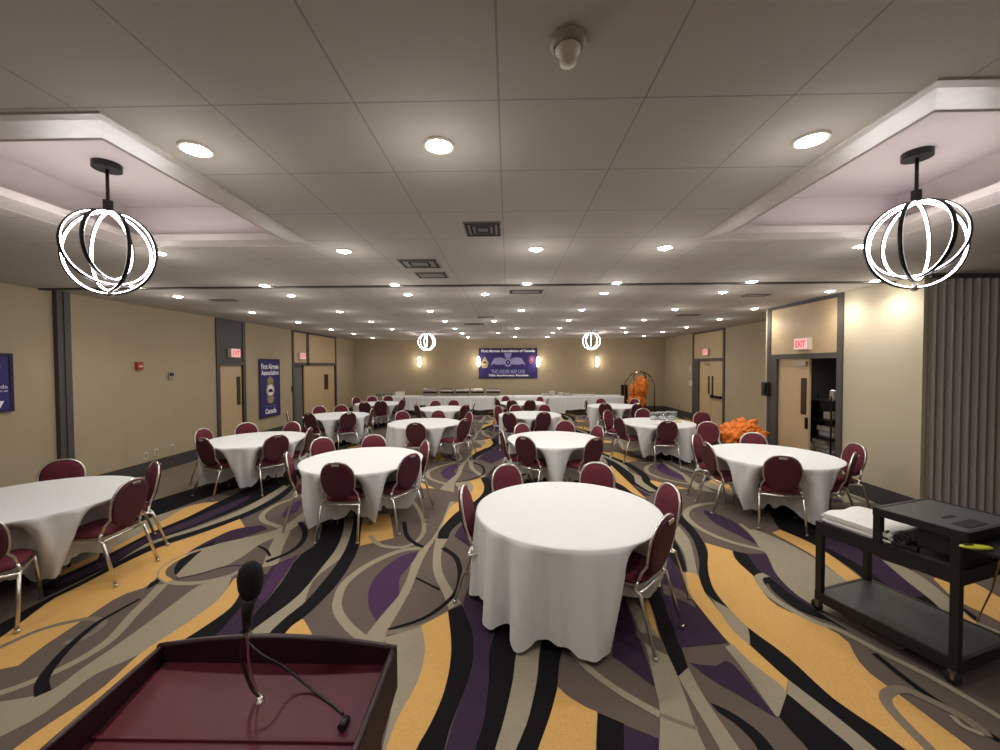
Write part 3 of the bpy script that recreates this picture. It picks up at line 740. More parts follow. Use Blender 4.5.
pendant(-2.93, 2.87, 2.84, [(.305, D(12)), (.292, D(-24)), (.27, D(70)), (.25, D(104))], 'near left glowing orb pendant lamp of hoops hanging in the ceiling coffer', PEN)
pendant(2.89, 2.88, 2.84, [(.305, D(-12)), (.28, D(30)), (.265, D(-62)), (.27, D(86))], 'near right glowing orb pendant lamp of hoops hanging in the ceiling coffer', PEN)
pendant(-2.86, 13.9, 2.84, [(.305, D(12)), (.29, D(50)), (.28, D(-60)), (.26, D(100))], 'far left orb pendant lamp glowing before the back wall', PEN)
pendant(2.92, 13.9, 2.84, [(.305, D(-12)), (.29, D(30)), (.28, D(-60)), (.26, D(80))], 'far right orb pendant lamp glowing before the back wall', PEN)

# vents
def diffuser(x, y, w, d, label, slots=2):
    t = empty('ceiling_vent', (x, y, ZC), 0, label, 'ceiling vent')
    MB().use(M['grille']).box(-w / 2, w / 2, -d / 2, d / 2, -.008, 0).done('vent_frame', None, t)
    mb = MB().use(M['slot']); k = slots
    for i in range(k):
        f = 1 - i / (k + .3) * .95; g = f - .12
        W, Dd, W2, D2 = w / 2 * f * .92, d / 2 * f * .9, w / 2 * g * .92, d / 2 * g * .86
        mb.box(-W, W, D2, Dd, -.011, -.0085); mb.box(-W, W, -Dd, -D2, -.011, -.0085); mb.box(-W, -W2, -D2, D2, -.011, -.0085); mb.box(W2, W, -D2, D2, -.011, -.0085)
    mb.done('slots', None, t)
for px, py, w, d, s, l in ((483, 229, .3, .34, 3, 'square ceiling vent nearest the camera above the front table'),
    (420, 263.5, .42, .36, 2, 'larger dark-slotted ceiling vent of the pair left of centre'), (432, 275, .38, .3, 1, 'slim ceiling vent just behind the larger left one'),
    (526, 291.5, .52, .28, 1, 'wide ceiling vent just beyond the ceiling track at centre'), (474, 324, .55, .35, 2, 'dark ceiling vent above the middle tables left of centre'),
    (224, 300, .42, .2, 1, 'slim ceiling vent near the left wall'), (756, 295, .4, .2, 1, 'slim ceiling vent near the right doors'), (688, 315, .5, .3, 1, 'ceiling vent near the far right doors'), (486, 317, .4, .2, 1, 'small ceiling vent ahead of the dark central one')):
    p = onz(px, py, ZC); diffuser(p.x, p.y, w, d, l, s)
p = onz(568, 41, ZC)
t = empty('smoke_detector', (p.x, p.y, ZC), 0, 'cream smoke detector with a stubby drum on the ceiling near the camera', 'smoke detector')
MB().use(M['beige']).lathe([(.066, 0), (.066, -.012), (.056, -.022), (.045, -.03), (.045, 0)], 28).done('mounting_base', None, t)
MB().use(M['offwhite']).lathe([(.045, -.02), (.044, -.034), (.034, -.04), (.030, -.05), (.028, -.078), (.0, -.08)], 24).done('sensor_drum', None, t)
MB().use(M['red']).box(-.05, -.042, -.012, -.004, -.03, -.026).done('indicator_light', None, t)
# sconces
for i, px in enumerate((420, 478.6, 538, 596.6)):
    p = ony(px, 361.8, YB)
    l = ['glowing wall sconce under the far left orb lamp', 'glowing wall sconce at the left edge of the wide banner', 'glowing wall sconce at the right edge of the wide banner', 'glowing wall sconce under the far right orb lamp'][i]
    t = empty('wall_sconce', (p.x, YB, p.z), 0, l, 'wall light', 'sconces on the back wall')
    MB().use(M['steel']).box(-.07, .07, -.03, 0, -.2, .2, bev=.005).done('back_plate', None, t)
    MB().use(M['sconce']).lathe([(0, -.21), (.045, -.21), (.075, -.1), (.085, -.02), (.085, .02), (.075, .1), (.045, .21), (0, .21)], 18, PL((0, -.12, 0))).done('glass_shade', None, t)
    MB().use(M['steel']).lathe([(.09, -.02), (.095, 0), (.09, .02)], 18, PL((0, -.12, 0))).done('metal_band', None, t)
    l = bpy.data.lights.new('glow', 'POINT'); l.energy = 7; l.color = (1, .86, .66); l.shadow_soft_size = .05
    lo = bpy.data.objects.new('glow', l); COL.objects.link(lo); lo.parent = t; lo.location = (0, -.3, 0)

o = copy_tree(proto); o.location = (6.05, 7.35, 2.3); tag(o, 'small ceiling light inside the dark store room behind the near right doorway', 'ceiling light')
o['group'] = 'store room ceiling light'

for y in (.25, -1.5):  # further unseen rows, added overhead and behind to light the front faces
    for i, x in enumerate((-4.4, -1.6, 1.4, 4.4)):
        o = copy_tree(proto); o.location = (x, y, ZC); tag(o, 'recessed round ceiling light overhead, out of the top of the view', 'ceiling light', 'recessed round lights overhead')
D = math.radians
# ------------------------------------------------------------------ chairs
def pad(m, name, parent, W, H, th, cz, lean, y0, egg=.1, front=1.0, back=1.0, bulge=.6):
    """upholstered oval back: W half width, H half height, centred on cz, leaning back with height"""
    mb = MB().use(m); n = 36; rows = []
    def P(r, a, y):
        c, s = math.cos(a), math.sin(a)
        x = W * r * (1 - egg * (1 - s) * .5) * math.copysign(abs(c) ** .85, c); z = cz + H * r * math.copysign(abs(s) ** .9, s)
        return Vector((x, y0 + (cz + H - z) * lean + y, z))
    prof = [(0, th / 2 * (1 + bulge * .3)), (.55, th / 2 * (1 + bulge * .2)), (.86, th / 2), (.97, th / 4), (1, 0), (.97, -th / 4), (.86, -th / 2), (.5, -th / 2), (0, -th / 2)]
    for r, y in prof:
        rows.append(mb.pts([P(0, 0, y)]) if r == 0 else mb.pts([P(r, 2 * PI * k / n, y) for k in range(n)]))
    for A, B in zip(rows, rows[1:]):
        for k in range(n):
            k2 = (k + 1) % n
            if len(A) == 1: mb.face([A[0], B[k], B[k2]], True)
            elif len(B) == 1: mb.face([A[k], B[0], A[k2]], True)
            else: mb.face([A[k], B[k], B[k2], A[k2]], True)
    return mb.done(name, None, parent), P
def make_chair():
    t = empty('banquet_chair')
    lean = .2; top = .905
    bk, P = pad(M['maroon'], 'backrest', t, .192, .212, .045, top - .218, lean, .012, egg=.12)
    # chrome hoop round the pad, running down into the seat rails
    path = []
    for k in range(-2, 27):
        a = -PI * .14 + (PI * 1.28) * k / 24
        path.append(P(1.05, a, .0))
    L = [(.205, .125, .47), (.198, .105, .53)]; Rr = [(-.198, .105, .53), (-.205, .125, .47)]
    path = [Vector(p) for p in L] + [p for p in path if p.z > .58] + [Vector(p) for p in Rr]
    MB().use(M['chrome']).tube(path, .0115, 8).done('back_frame', None, t)
    sh, _ = pad(M['maroon_d'], 'back_shell', bk, .199, .218, .018, top - .215, lean, -.012, egg=.12)
    mb = MB().use(M['chrome']); mb.box(-.045, .045, -.028, -.018, top - .038, top - .012, bev=.003).done('hand_grip', None, bk)
    # seat
    mb = MB().use(M['maroon']); n = 32; rows = []
    for r, z in ((0, .492), (.5, .490), (.85, .480), (.98, .462), (1.0, .445), (.97, .425), (.6, .422), (0, .422)):
        ps = []
        for k in range(n):
            a = 2 * PI * k / n; c, s = math.cos(a), math.sin(a)
            x = .212 * r * math.copysign(abs(c) ** .55, c) * (1 + .05 * s); y = .325 + .215 * r * math.copysign(abs(s) ** .55, s)
            ps.append((x, y, z - .012 * (r * s if s > .5 else 0)))
        rows.append(mb.pts(ps[:1]) if r == 0 else mb.pts(ps))
        if r == 0: rows[-1][0].co = (0, .325, z)
    for A, B in zip(rows, rows[1:]):
        for k in range(n):
            k2 = (k + 1) % n
            if len(A) == 1: mb.face([A[0], B[k], B[k2]], True)
            elif len(B) == 1: mb.face([A[k], B[0], A[k2]], True)
            else: mb.face([A[k], B[k], B[k2], A[k2]], True)
    mb.done('seat', None, t)
    mb = MB().use(M['chrome'])
    for s in (-1, 1): mb.tube([(s * .205, .125, .47), (s * .215, .14, .405), (s * .21, .3, .405), (s * .2, .5, .405)], .013, 8)
    mb.tube([(-.22, .10, .40), (.22, .10, .40)], .0125, 8); mb.tube([(-.2, .49, .405), (.2, .49, .405)], .011, 8)
    mb.done('seat_frame', None, t)
    for s in (-1, 1):
        MB().use(M['chrome']).tube([(s * .215, .17, .415), (s * .22, .10, .39), (s * .235, -.015, .012)], .0135, 8).lathe([(0, 0), (.018, 0), (.017, .02), (0, .021)], 10, PL((s * .236, -.018, 0))).done('leg', None, t)
    for s in (-1, 1):
        MB().use(M['chrome']).tube([(s * .205, .44, .415), (s * .21, .47, .3), (s * .22, .525, .012)], .0135, 8).lathe([(0, 0), (.015, 0), (.014, .02), (0, .021)], 10, PL((s * .216, .528, 0))).done('leg', None, t)
    return t
CH = make_chair()
CHU = [False]
# table: (desc, X, Y, [ (px, py, words) ... ])   px,py = top of the chair back seen in the photo, converted to a floor position
TABLES = [
 ('the big foreground table', .51, 3.43, [(462, 487, 'edge-on on the left side of'), (505, 465, 'behind, back-left of'), (598, 463, 'behind, back-right of'), (672, 485, 'on the far right side of'), (668, 517, 'nearest the camera, right of')]),
 ('the table by the near right doorway', 3.63, 5.5, [(695, 434, 'farther of the two left of'), (706, 443, 'nearer of the two left of'), (753, 433, 'before the orange heap, at'), (861, 444, 'farther of the two right of'), (853, 453, 'nearer of the two right of'), (783, 456, 'seen square from behind in front of')]),
 ('the table left of the foreground one', -1.95, 5.24, [(343, 459, 'seen square from behind in front of'), (409, 454, 'turned, front right of'), (427, 441, 'edge-on behind the right side of'), (374, 435, 'behind, back-centre of'), (321, 438, 'behind, back-left of'), (286, 453, 'edge-on on the left side of')]),
 ('the round table cut by the left edge', -4.56, 3.64, [(67, 457, 'behind, by the wall post, at'), (157, 462, 'edge-on, back right of'), (134, 480, 'broad, right side of'), (-40, 522, 'cut by the frame, front of')]),
 ('the table by the single left door', -4.34, 6.7, [(211.5, 437, 'front left of'), (272.4, 434, 'front right of'), (201.7, 429, 'by the wall, left of'), (246, 423, 'behind, in front of the door, at'), (293, 422, 'behind, back-right of'), (309.5, 428, 'edge-on, right side of')]),
 ('the table behind the foreground one', .77, 6.7, [(527, 436, 'front left of'), (595.6, 438, 'front right of'), (523.6, 424, 'behind, back-left of'), (565.6, 421, 'behind, back-right of'), (599, 426, 'right side of'), (501, 431, 'edge-on, left side of')]),
 ('the left-centre table, third row', -1.83, 8.6, [(414, 424, 'seen square from behind in front of'), (399, 410.6, 'behind, back-left of'), (438.8, 410.6, 'behind, back-right of'), (469.4, 419.6, 'pulled out, right side of'), (475, 411.8, 'edge-on, back right of')]),
 ('the table with clear bowls', 3.2, 8.6, [(618, 417, 'edge-on, left side of'), (668, 421, 'seen from behind in front of'), (641, 408, 'behind, back-left of'), (701.6, 412, 'back right of', -100), (708, 422, 'front right of', -112), (603.8, 410, 'standing off to the left of')]),
 ('the table by the left double doors', -4.34, 9.9, [(309.5, 413, 'front left of'), (348.5, 412.5, 'front right of'), (325.5, 399, 'farther of the two behind'), (327, 405.5, 'nearer of the two behind'), (372, 408.5, 'edge-on, right side of'), (282, 412, 'edge-on, left side of')]),
 ('the centre table, fourth row', .55, 10.0, [(508.6, 412.6, 'front left of'), (542.8, 411.8, 'front right of'), (497.8, 405.8, 'left side of'), (514, 405, 'behind, back-left of'), (545, 404.7, 'behind, back-right of')]),
 ('the back-left corner table', -4.3, 13.1, [(356, 397, 'left side of'), (363, 406, 'front left of'), (377, 400, 'front right of'), (380.5, 389.5, 'farthest behind'), (380, 395.5, 'close behind'), (397.6, 399, 'right side of'), (402, 397.5, 'far right side of')]),
 ('the back left-centre table before the buffet', -1.86, 11.5, [(428, 404, 'front left of'), (456.8, 404, 'front right of'), (435, 400.5, 'behind, back-left of'), (454, 400, 'behind, back-right of'), (416, 402.8, 'edge-on, left side of'), (472.4, 402.8, 'edge-on, right side of')]),
 ('the centre table nearest the buffet', .47, 13.2, [(518, 400, 'front left of'), (524, 400, 'front right of'), (505, 396, 'behind, back-left of'), (540.4, 396.6, 'behind, back-right of'), (495, 397.5, 'farther left side of'), (497, 399, 'nearer left side of'), (545.8, 398, 'right side of')]),
 ('the back-right table by the luggage cart', 3.22, 12.1, [(604, 399, 'behind, back-left of'), (605, 403.4, 'front left of'), (637.4, 403.4, 'front right of'), (642.8, 398, 'behind, back-right of'), (586, 399.8, 'edge-on, left side of')]),
]
R = .785
def table_and_cloth(ti, desc, X, Y, angs):
    t = empty('round_table', (X, Y, FZ), 0, 'round banquet table hidden beneath the white cloth, ' + desc.replace('the ', '', 1), 'table', 'round banquet tables')
    MB().use(M['wood']).lathe([(0, .72), (.765, .72), (.77, .73), (.765, .745), (0, .745)], 40).done('tabletop', None, t)
    # folding pedestal legs kept well inside
    for a in range(4):
        c, s = math.cos(a * PI / 2 + .78), math.sin(a * PI / 2 + .78)
        MB().use(M['blackmetal']).tube([(c * .2, s * .2, .715), (c * .24, s * .24, 0.005)], .014, 8).done('leg', None, t)
    rnd = random.Random(ti * 13 + 3)
    fr = [(n, rnd.uniform(.5, 1), rnd.uniform(0, 6.28)) for n in (7, 11, 15, 20)]
    N, NV = 220, 18; mb = MB().use(M['cloth'])
    cen = mb.pts([(0, 0, .752)])[0]; rings = []
    for r in (.3, .6, .75, .777):
        rings.append(mb.pts([(r * math.cos(2 * PI * k / N), r * math.sin(2 * PI * k / N), .752 - (.003 if r > .75 else 0)) for k in range(N)]))
    def ss(x): x = max(0, min(1, x)); return x * x * (3 - 2 * x)
    for j in range(NV + 1):
        u = j / NV; ps = []
        for k in range(N):
            th = 2 * PI * k / N
            f = sum(a * math.cos(n * th + p + .25 * math.sin(3 * th)) for n, a, p in fr) / 2.2
            sharp = math.copysign(abs(f) ** .6, f)
            w = 0
            for ca, cr_ in angs:
                d = (th - ca + PI) % (2 * PI) - PI
                w = max(w, math.exp(-(abs(d) / (cr_ * (.72 + .62 * u))) ** 5))
            free = R + .004 + u ** .7 * ((.02 if ti == 0 else -.005) + .075 * sharp) + .008 * u * math.sin(41 * th)
            push = .345 + .015 * f
            tt = w * ss(u / .30)
            rr = free * (1 - tt) + push * tt
            zb = (.015 if ti == 0 else .035) + .035 * (1 - sharp) + .07 * w
            z = .745 + (zb - .745) * u
            ps.append((rr * math.cos(th), rr * math.sin(th), z))
        rings.append(mb.pts(ps))
    for k in range(N): mb.face([cen, rings[0][k], rings[0][(k + 1) % N]], True)
    for A, B in zip(rings, rings[1:]):
        for k in range(N): mb.face([A[k], B[k], B[(k + 1) % N], A[(k + 1) % N]], True)
    c = mb.done('tablecloth', None); c.location = (X, Y, FZ)
    tag(c, 'white cloth draped over ' + desc, 'tablecloth', 'white cloths on the round tables')
for ti, (desc, X, Y, chairs) in enumerate(TABLES):
    angs = []
    pos = []
    for (px, py, words, *ov) in chairs:
        p = onz(px, py, .905 + FZ)
        v = Vector((p.x - X, p.y - Y)); d = v.length
        lo, hi = .87, (1.12 if ti not in (7, 10) else 1.25)
        if d < 1e-3: v = Vector((0, 1)); d = 1
        v = v / d; d = min(hi, max(lo, d)) if not ov else d; pos.append([v, d, words, ov])
    # keep neighbours apart round the table
    for it in range(60):
        for i in range(len(pos)):
            for j in range(i):
                a = pos[i][0] * pos[i][1]; b = pos[j][0] * pos[j][1]
                g = (a - b).length
                if g < .56:
                    sgn = 1 if (pos[j][0].x * pos[i][0].y - pos[j][0].y * pos[i][0].x) >= 0 else -1
                    k = sgn * .02
                    for q, kk in ((i, k), (j, -k)):
                        vx = pos[q][0]; pos[q][0] = Vector((vx.x * math.cos(kk) - vx.y * math.sin(kk), vx.x * math.sin(kk) + vx.y * math.cos(kk)))
    for v, d, words, ov in pos:
        if CHU[0]: c = copy_tree(CH)
        else: c = CH; CHU[0] = True
        c.location = (X + v.x * d, Y + v.y * d, FZ)
        th = math.atan2(-v.y, -v.x)       # facing the table
        if ov: th = D(ov[0])
        c.rotation_euler = (0, 0, th - PI / 2)
        tag(c, 'maroon chair ' + words + ' ' + desc, 'chair', 'maroon chairs around the round tables')
        if ti == 0 and 'nearest the camera' not in words: continue
        if ov: continue
        angs.append((math.atan2(v.y, v.x), .37 if d < 1.08 else .32))
    table_and_cloth(ti, desc, X, Y, angs)

# ------------------------------------------------------------------ buffet along the back wall
BY = 16.2
def rect_table(x, label):
    t = empty('folding_table', (x, BY, FZ), 0, label, 'table', 'buffet tables along the back wall')
    MB().use(M['wood']).box(-.86, .86, -.36, .36, .71, .742).done('tabletop', None, t)
    for sx in (-1, 1):
        for sy in (-1, 1): MB().use(M['blackmetal']).tube([(sx * .7, sy * .28, .71), (sx * .72, sy * .3, .0)], .014, 8).done('leg', None, t)
def long_cloth(x0, x1, drops, label):
    mb = MB().use(M['cloth']); z1 = .752; N = int((x1 - x0) / .04)
    top = [mb.pts([(x0 + (x1 - x0) * i / N, y, z1) for i in range(N + 1)]) for y in (BY + .38, BY - .38)]
    rings = [top[0], top[1]]
    for j in range(1, 9):
        u = j / 8
        ps = []
        for i in range(N + 1):
            x = x0 + (x1 - x0) * i / N; zb = .22
            for a, b, z in drops:
                if a < x < b: zb = z
            zb += .02 * math.sin(x * 7)
            ps.append((x, BY - .385 - u * .05 - .018 * u * math.sin(x * 31 + math.sin(x * 5) * 2), z1 + (zb - z1) * u))
        rings.append(mb.pts(ps))
    for A, B in zip(rings, rings[1:]):
        for i in range(N): mb.face([A[i], A[i + 1], B[i + 1], B[i]], True)
    for s, xx in ((0, x0), (-1, x1)):
        P = mb.pts([(xx, BY + .38, z1), (xx, BY - .38, z1), (xx + (.05 if s else -.05), BY - .42, .25), (xx + (.06 if s else -.06), BY, .3), (xx + (.05 if s else -.05), BY + .38, .22)])
        mb.face(P)
    o = mb.done('buffet_cloth', None); o.location = (0, 0, FZ)
    tag(o, label, 'tablecloth', 'white cloths on the buffet tables')
for i, x in enumerate((-4.2, -2.42, -1.25 + .55)): 
    rect_table(x, ['left buffet table, farthest left under the white cloth by the back wall', 'buffet table under the left cloth, second from the left end', 'buffet table under the left cloth beneath the chafing dishes'][i])
for i, x in enumerate((1.05, 2.82 + .0, 3.72 + .88)):
    rect_table(x if i else 1.1, ['buffet table under the right cloth holding the white dishes', 'buffet table in the middle of the right cloth', 'buffet table at the right end next to the luggage cart'][i]) if i < 2 else None
rect_table(3.86 + .1 + .6, 'buffet table at the right end next to the luggage cart') if False else None
xa = ony(350, 395, BY - .38).x; xb = ony(497, 395, BY - .38).x
long_cloth(-5.08, -.05 + .25, [(-4.3, -3.6, .22), (-3.6, -3.3, .4)], 'long white cloth on the left buffet run under the chafing dishes')
long_cloth(.22, 4.62, [(1.7, 2.3, .06), (.22, 1.7, .1)], 'long white cloth on the right buffet run hanging lower at one end')
# chafing dishes
def chafer():
    t = empty('chafing_dish')
    b = MB().use(M['steel'])
    for sx in (-1, 1):
        for sy in (-1, 1): b.box(sx * .24 - .012, sx * .24 + .012, sy * .14 - .012, sy * .14 + .012, 0, .16)
    b.box(-.26, .26, -.16, .16, .04, .05); b.done('stand', None, t)
    MB().use(M['blackmetal']).box(-.27, .27, -.17, .17, .12, .2, bev=.01).done('water_pan', None, t)
    mb = MB().use(M['steel']); n = 10; rows = []
    for k in range(n + 1):
        a = PI * k / n; y = -.16 * math.cos(a); z = .2 + .12 * math.sin(a)
        rows.append(mb.pts([(x, y, z) for x in (-.26, -.24, .24, .26)]))
    for A, B in zip(rows, rows[1:]):
        for i in range(3): mb.face([A[i], A[i + 1], B[i + 1], B[i]], True)
    mb.face([r[0] for r in rows]); mb.face([r[-1] for r in rows][::-1])
    lid = mb.done('roll_top_lid', None, t)
    MB().use(M['chrome']).tube([(-.1, -.14, .25), (-.1, -.19, .27), (.1, -.19, .27), (.1, -.14, .25)], .008, 6).done('lid_handle', None, lid)
    return t
ch = chafer()
for i, px in enumerate((430.5, 447.5, 462.5, 477.5, 493.5)):
    o = ch if i == 0 else copy_tree(ch)
    o.location = (ony(px, 394, BY).x, BY, .752 + FZ)
    tag(o, 'steel chafing dish on the buffet, %s of five from the left' % ORD[i], 'chafing dish', 'chafing dishes on the buffet')
# stacks and glasses on the buffet
def stack(x, n, r, name, label, cat, m='white', h=.022):
    mb = MB().use(M[m])
    for k in range(n): mb.lathe([(0, k * h), (r * .6, k * h), (r, k * h + h * .8), (r * .96, k * h + h * .9), (r * .55, k * h + h * .4), (0, k * h + h * .4)], 18)
    o = mb.done(name, None); o.location = (x, BY - .05, .752 + FZ); tag(o, label, cat)
    return o
def cup(x, y, z, m, label, cat, group, name='glass_tumbler', r=.04, h=.11):
    o = MB().use(M[m]).lathe([(0, 0), (r * .8, 0), (r, h), (r * .93, h), (r * .73, .008), (0, .008)], 14).done(name, None); o.location = (x, y, z); tag(o, label, cat, group); return o
bx0 = ony(400, 394, BY).x
t = empty('serving_box', (bx0, BY, .752 + FZ), 0, 'white rectangular tub left of the chafing dishes on the buffet', 'tub')
MB().use(M['white']).box(-.16, .16, -.14, .14, 0, .15, bev=.01).done('tub_body', None, t); MB().use(M['white']).box(-.175, .175, -.155, .155, .15, .17, bev=.004).done('tub_lid', None, t)
for k in range(8):
    cup(ony(386, 394, BY).x - .0 + k * .085 - .35, BY - .1 + .05 * (k % 2), .752 + FZ, 'glass', 'clear glass tumbler standing in the row at the left end of the buffet', 'glass', 'glasses at the left end of the buffet')
def plate_obj(x, y, z, name, label, cat, group, r=.13, h=.02):
    o = MB().use(M['white']).lathe([(0, 0), (r * .6, 0), (r, h * .8), (r * .96, h), (r * .55, h * .35), (0, h * .35)], 18).done(name, None); o.location = (x, y, z); tag(o, label, cat, group); return o
for q, (px, n) in enumerate(((545, 5), (552, 11), (561, 8), (567, 6), (574, 4))):
    for k in range(n):
        plate_obj(ony(px, 394, BY).x, BY, .752 + FZ + k * .016, 'dinner_plate', 'white plate in the %s stack from the left on the right-hand buffet' % ORD[q], 'plate', 'plates in the %s stack on the right-hand buffet' % ORD[q])
for k in range(8): 
    cup(ony(579, 394, BY).x + k * .1 - .1, BY - .12 + .04 * (k % 2), .752 + FZ, 'white', 'white cup in the row right of the plate stacks on the buffet', 'cup', 'cups on the buffet', 'coffee_cup', .04, .07)

# clear bowls on the right table
for px, py, r, h, l in ((654, 417.5, .10, .16, 'clear glass bowl, left of the three at the back of the right round table'), (662, 417.5, .12, .17, 'clear glass bowl, middle of the three at the back of the right round table'), (671.5, 417.5, .12, .18, 'clear glass bowl, right of the three at the back of the right round table')):
    p = onz(px, py + 2, .76)
    t = empty('glass_bowl', (p.x, p.y, .752 + FZ), 0, l, 'bowl')
    MB().use(M['glass']).lathe([(0, 0), (r * .7, 0), (r * .9, h * .3), (r, h), (r * .94, h), (r * .84, h * .3), (r * .64, .01), (0, .01)], 20).done('bowl_body', None, t)
    MB().use(M['white']).lathe([(r * .94, h - .006), (r * 1.03, h), (r * .94, h + .006)], 20).done('brightened_rim', None, t)  # rim coloured white to brighten the clear glass
p = onz(677.6, 422, .76)
mb = MB().use(M['ypaper']); mb.lathe([(0, .03), (.03, .035), (.07, .012), (.08, 0), (0, 0)], 12); o = mb.done('crumpled_napkin', None); o.location = (p.x, p.y, .752 + FZ); tag(o, 'small crumpled pale yellow napkin on the table with clear bowls', 'napkin')
p = onz(655, 424, .76)
plate_obj(p.x, p.y, .752 + FZ, 'side_plate', 'small white plate on the table with clear bowls', 'plate', None, .09, .012)

# ------------------------------------------------------------------ luggage cart with orange bags
LX, LY = ony(639.5, 400, 15.4).x, 15.4
t = empty('luggage_cart', (LX, LY, FZ), D(20), 'brass birdcage luggage cart loaded with orange bags in the back right corner', 'luggage cart')
MB().use(M['maroon_d']).box(-.5, .5, -.28, .28, .2, .24, bev=.01).done('deck', None, t)
MB().use(M['brass']).box(-.52, .52, -.3, -.28, .18, .26).box(-.52, .52, .28, .3, .18, .26).box(-.52, -.5, -.28, .28, .18, .26).box(.5, .52, -.28, .28, .18, .26).done('deck_rail', None, t)
for s in (-1, 1):
    path = [(-.48, s * .27, .24)] + [(-.48 * math.cos(a), s * .27 * (1 - .85 * math.sin(a)), 1.25 + .48 * math.sin(a)) for a in [PI * k / 14 for k in range(15)]] + [(.48, s * .27, .24)]
    MB().use(M['brass']).tube(path, .022, 8).done('arch', None, t)
MB().use(M['brass']).tube([(-.46, 0, 1.4), (.46, 0, 1.4)], .012, 8).done('hanging_rail', None, t)
MB().use(M['brass']).lathe([(0, 1.71), (.05, 1.72), (.06, 1.75), (.0, 1.78)], 12).done('crown_finial', None, t)
for sx in (-1, 1):
    for sy in (-1, 1): MB().use(M['black']).lathe([(0, -.015), (.09, -.015), (.09, .015), (0, .015)], 16, PL((sx * .4, sy * .22, .09)) @ Matrix.Rotation(PI / 2, 4, 'X')).done('wheel', None, t)
def lump(x, y, z, rx, ry, rz, seed, amp=.25, n=3, m='orange'):
    b = bmesh.new(); bmesh.ops.create_icosphere(b, subdivisions=n, radius=1); rr = random.Random(seed)
    ks = [(Vector((rr.uniform(-1, 1), rr.uniform(-1, 1), rr.uniform(-1, 1))).normalized() * rr.uniform(3, 9), rr.uniform(0, 6)) for _ in range(6)]
    for v in b.verts:
        d = 1 + amp * sum(abs(math.sin(v.co.dot(k) + ph)) - .5 for k, ph in ks) / 3
        v.co = Vector((x + v.co.x * d * rx, y + v.co.y * d * ry, z + max(v.co.z, -.98) * d * rz))
    mb = MB().use(M[m]); mb.b.free(); mb.b = b
    for f in b.faces: f.smooth = True
    return mb
hb = {}
for i, (x, z, rx, rz, l) in enumerate(((-.12, .55, .27, .30, 'lowest orange bag slumped on the luggage cart deck'), (-.17, 1.02, .2, .24, 'left orange bag in the luggage cart, middle height'), (.06, 1.18, .21, .34, 'tall orange bag hanging highest in the luggage cart'))):
    o = lump(0, 0, 0, rx, .17, rz, i + 40, .55, 4).done('orange_bag', None); o.location = (LX + x, LY - .02, z + FZ); tag(o, l, 'bag')
# tall dark stand beside the cart
t = empty('floor_stand', (ony(627.5, 400, 15.9).x - .1, 16.0, FZ), 0, 'dark upright stand left of the luggage cart at the back wall', 'stand')
MB().use(M['blackmetal']).box(-.16, .16, -.1, .1, 0, .04).box(-.13, .13, -.03, .03, .04, 1.2, bev=.01).done('stand_body', None, t)

# heap of orange cloth beyond the right table, on a low black trolley
HP = Vector((4.40, 7.6, 0))
t = empty('low_platform', (HP.x + .05, HP.y, FZ), 0, 'low dark platform trolley under the heap of orange cloth', 'trolley')
MB().use(M['cartblack']).box(-.38, .42, -.3, .3, .42, .47, bev=.01).done('deck', None, t)
for sx in (-1, 1):
    for sy in (-1, 1): MB().use(M['blackmetal']).box(sx * .36 - .02, sx * .36 + .02, sy * .26 - .02, sy * .26 + .02, 0, .42).done('leg', None, t)
rr = random.Random(5); mb = MB().use(M['orange'])
for q in range(17):
    uu = rr.uniform(-.36, .36); vv = rr.uniform(-.14, .14); zz = .62 + rr.uniform(0, .24) * (1 - abs(uu) / .45)
    lm = lump(HP.x + .10 + uu * .68, HP.y + vv, zz, rr.uniform(.09, .17), rr.uniform(.09, .14), rr.uniform(.08, .15), q + 70, 1.0, 4)
    tmp = bpy.data.meshes.new('tmp'); lm.b.to_mesh(tmp); lm.b.free(); mb.b.from_mesh(tmp); bpy.data.meshes.remove(tmp)
for fc in mb.b.faces: fc.smooth = True
o = mb.done('orange_cloth_heap', None); tag(o, 'heap of crumpled bright orange cloth beside the near right doorway', 'cloth', None, 'stuff')

# store room contents
t = empty('wire_shelf', (6.05, 7.66, FZ), 0, 'dark wire shelf rack inside the open right doorway', 'shelf rack')
for z in (.3, .62, .95, 1.3): MB().use(M['blackmetal']).box(-.28, .28, -.5, .5, z, z + .025).done('shelf', None, t)
for sx in (-1, 1):
    for sy in (-1, 1): MB().use(M['blackmetal']).tube([(sx * .27, sy * .49, 0), (sx * .27, sy * .49, 1.42)], .014, 8).done('post', None, t)
k = 0
for (y, z, w, h, n, l) in ((7.5, .325, .3, .09, 3, 'low on'), (7.85, .325, .26, .08, 2, 'back of the low shelf of'), (7.42, .645, .34, .1, 2, 'on the second shelf of'), (7.38, .975, .2, .14, 1, 'on the third shelf of'), (7.3, 1.325, .1, .2, 1, 'on top of')):
    for q in range(n):
        o = MB().use(M['towel']).box(-.2, .2, -w / 2, w / 2, 0, h - .006, bev=.02).done('folded_linen', None); o.location = (6.08 - .02 * q, y + .02 * q, z + FZ + q * h)
        tag(o, 'white linen %s the store room rack%s' % (l, ', %s from below' % ORD[q] if n > 1 else ''), 'linen', 'linen bundles on the store room rack')

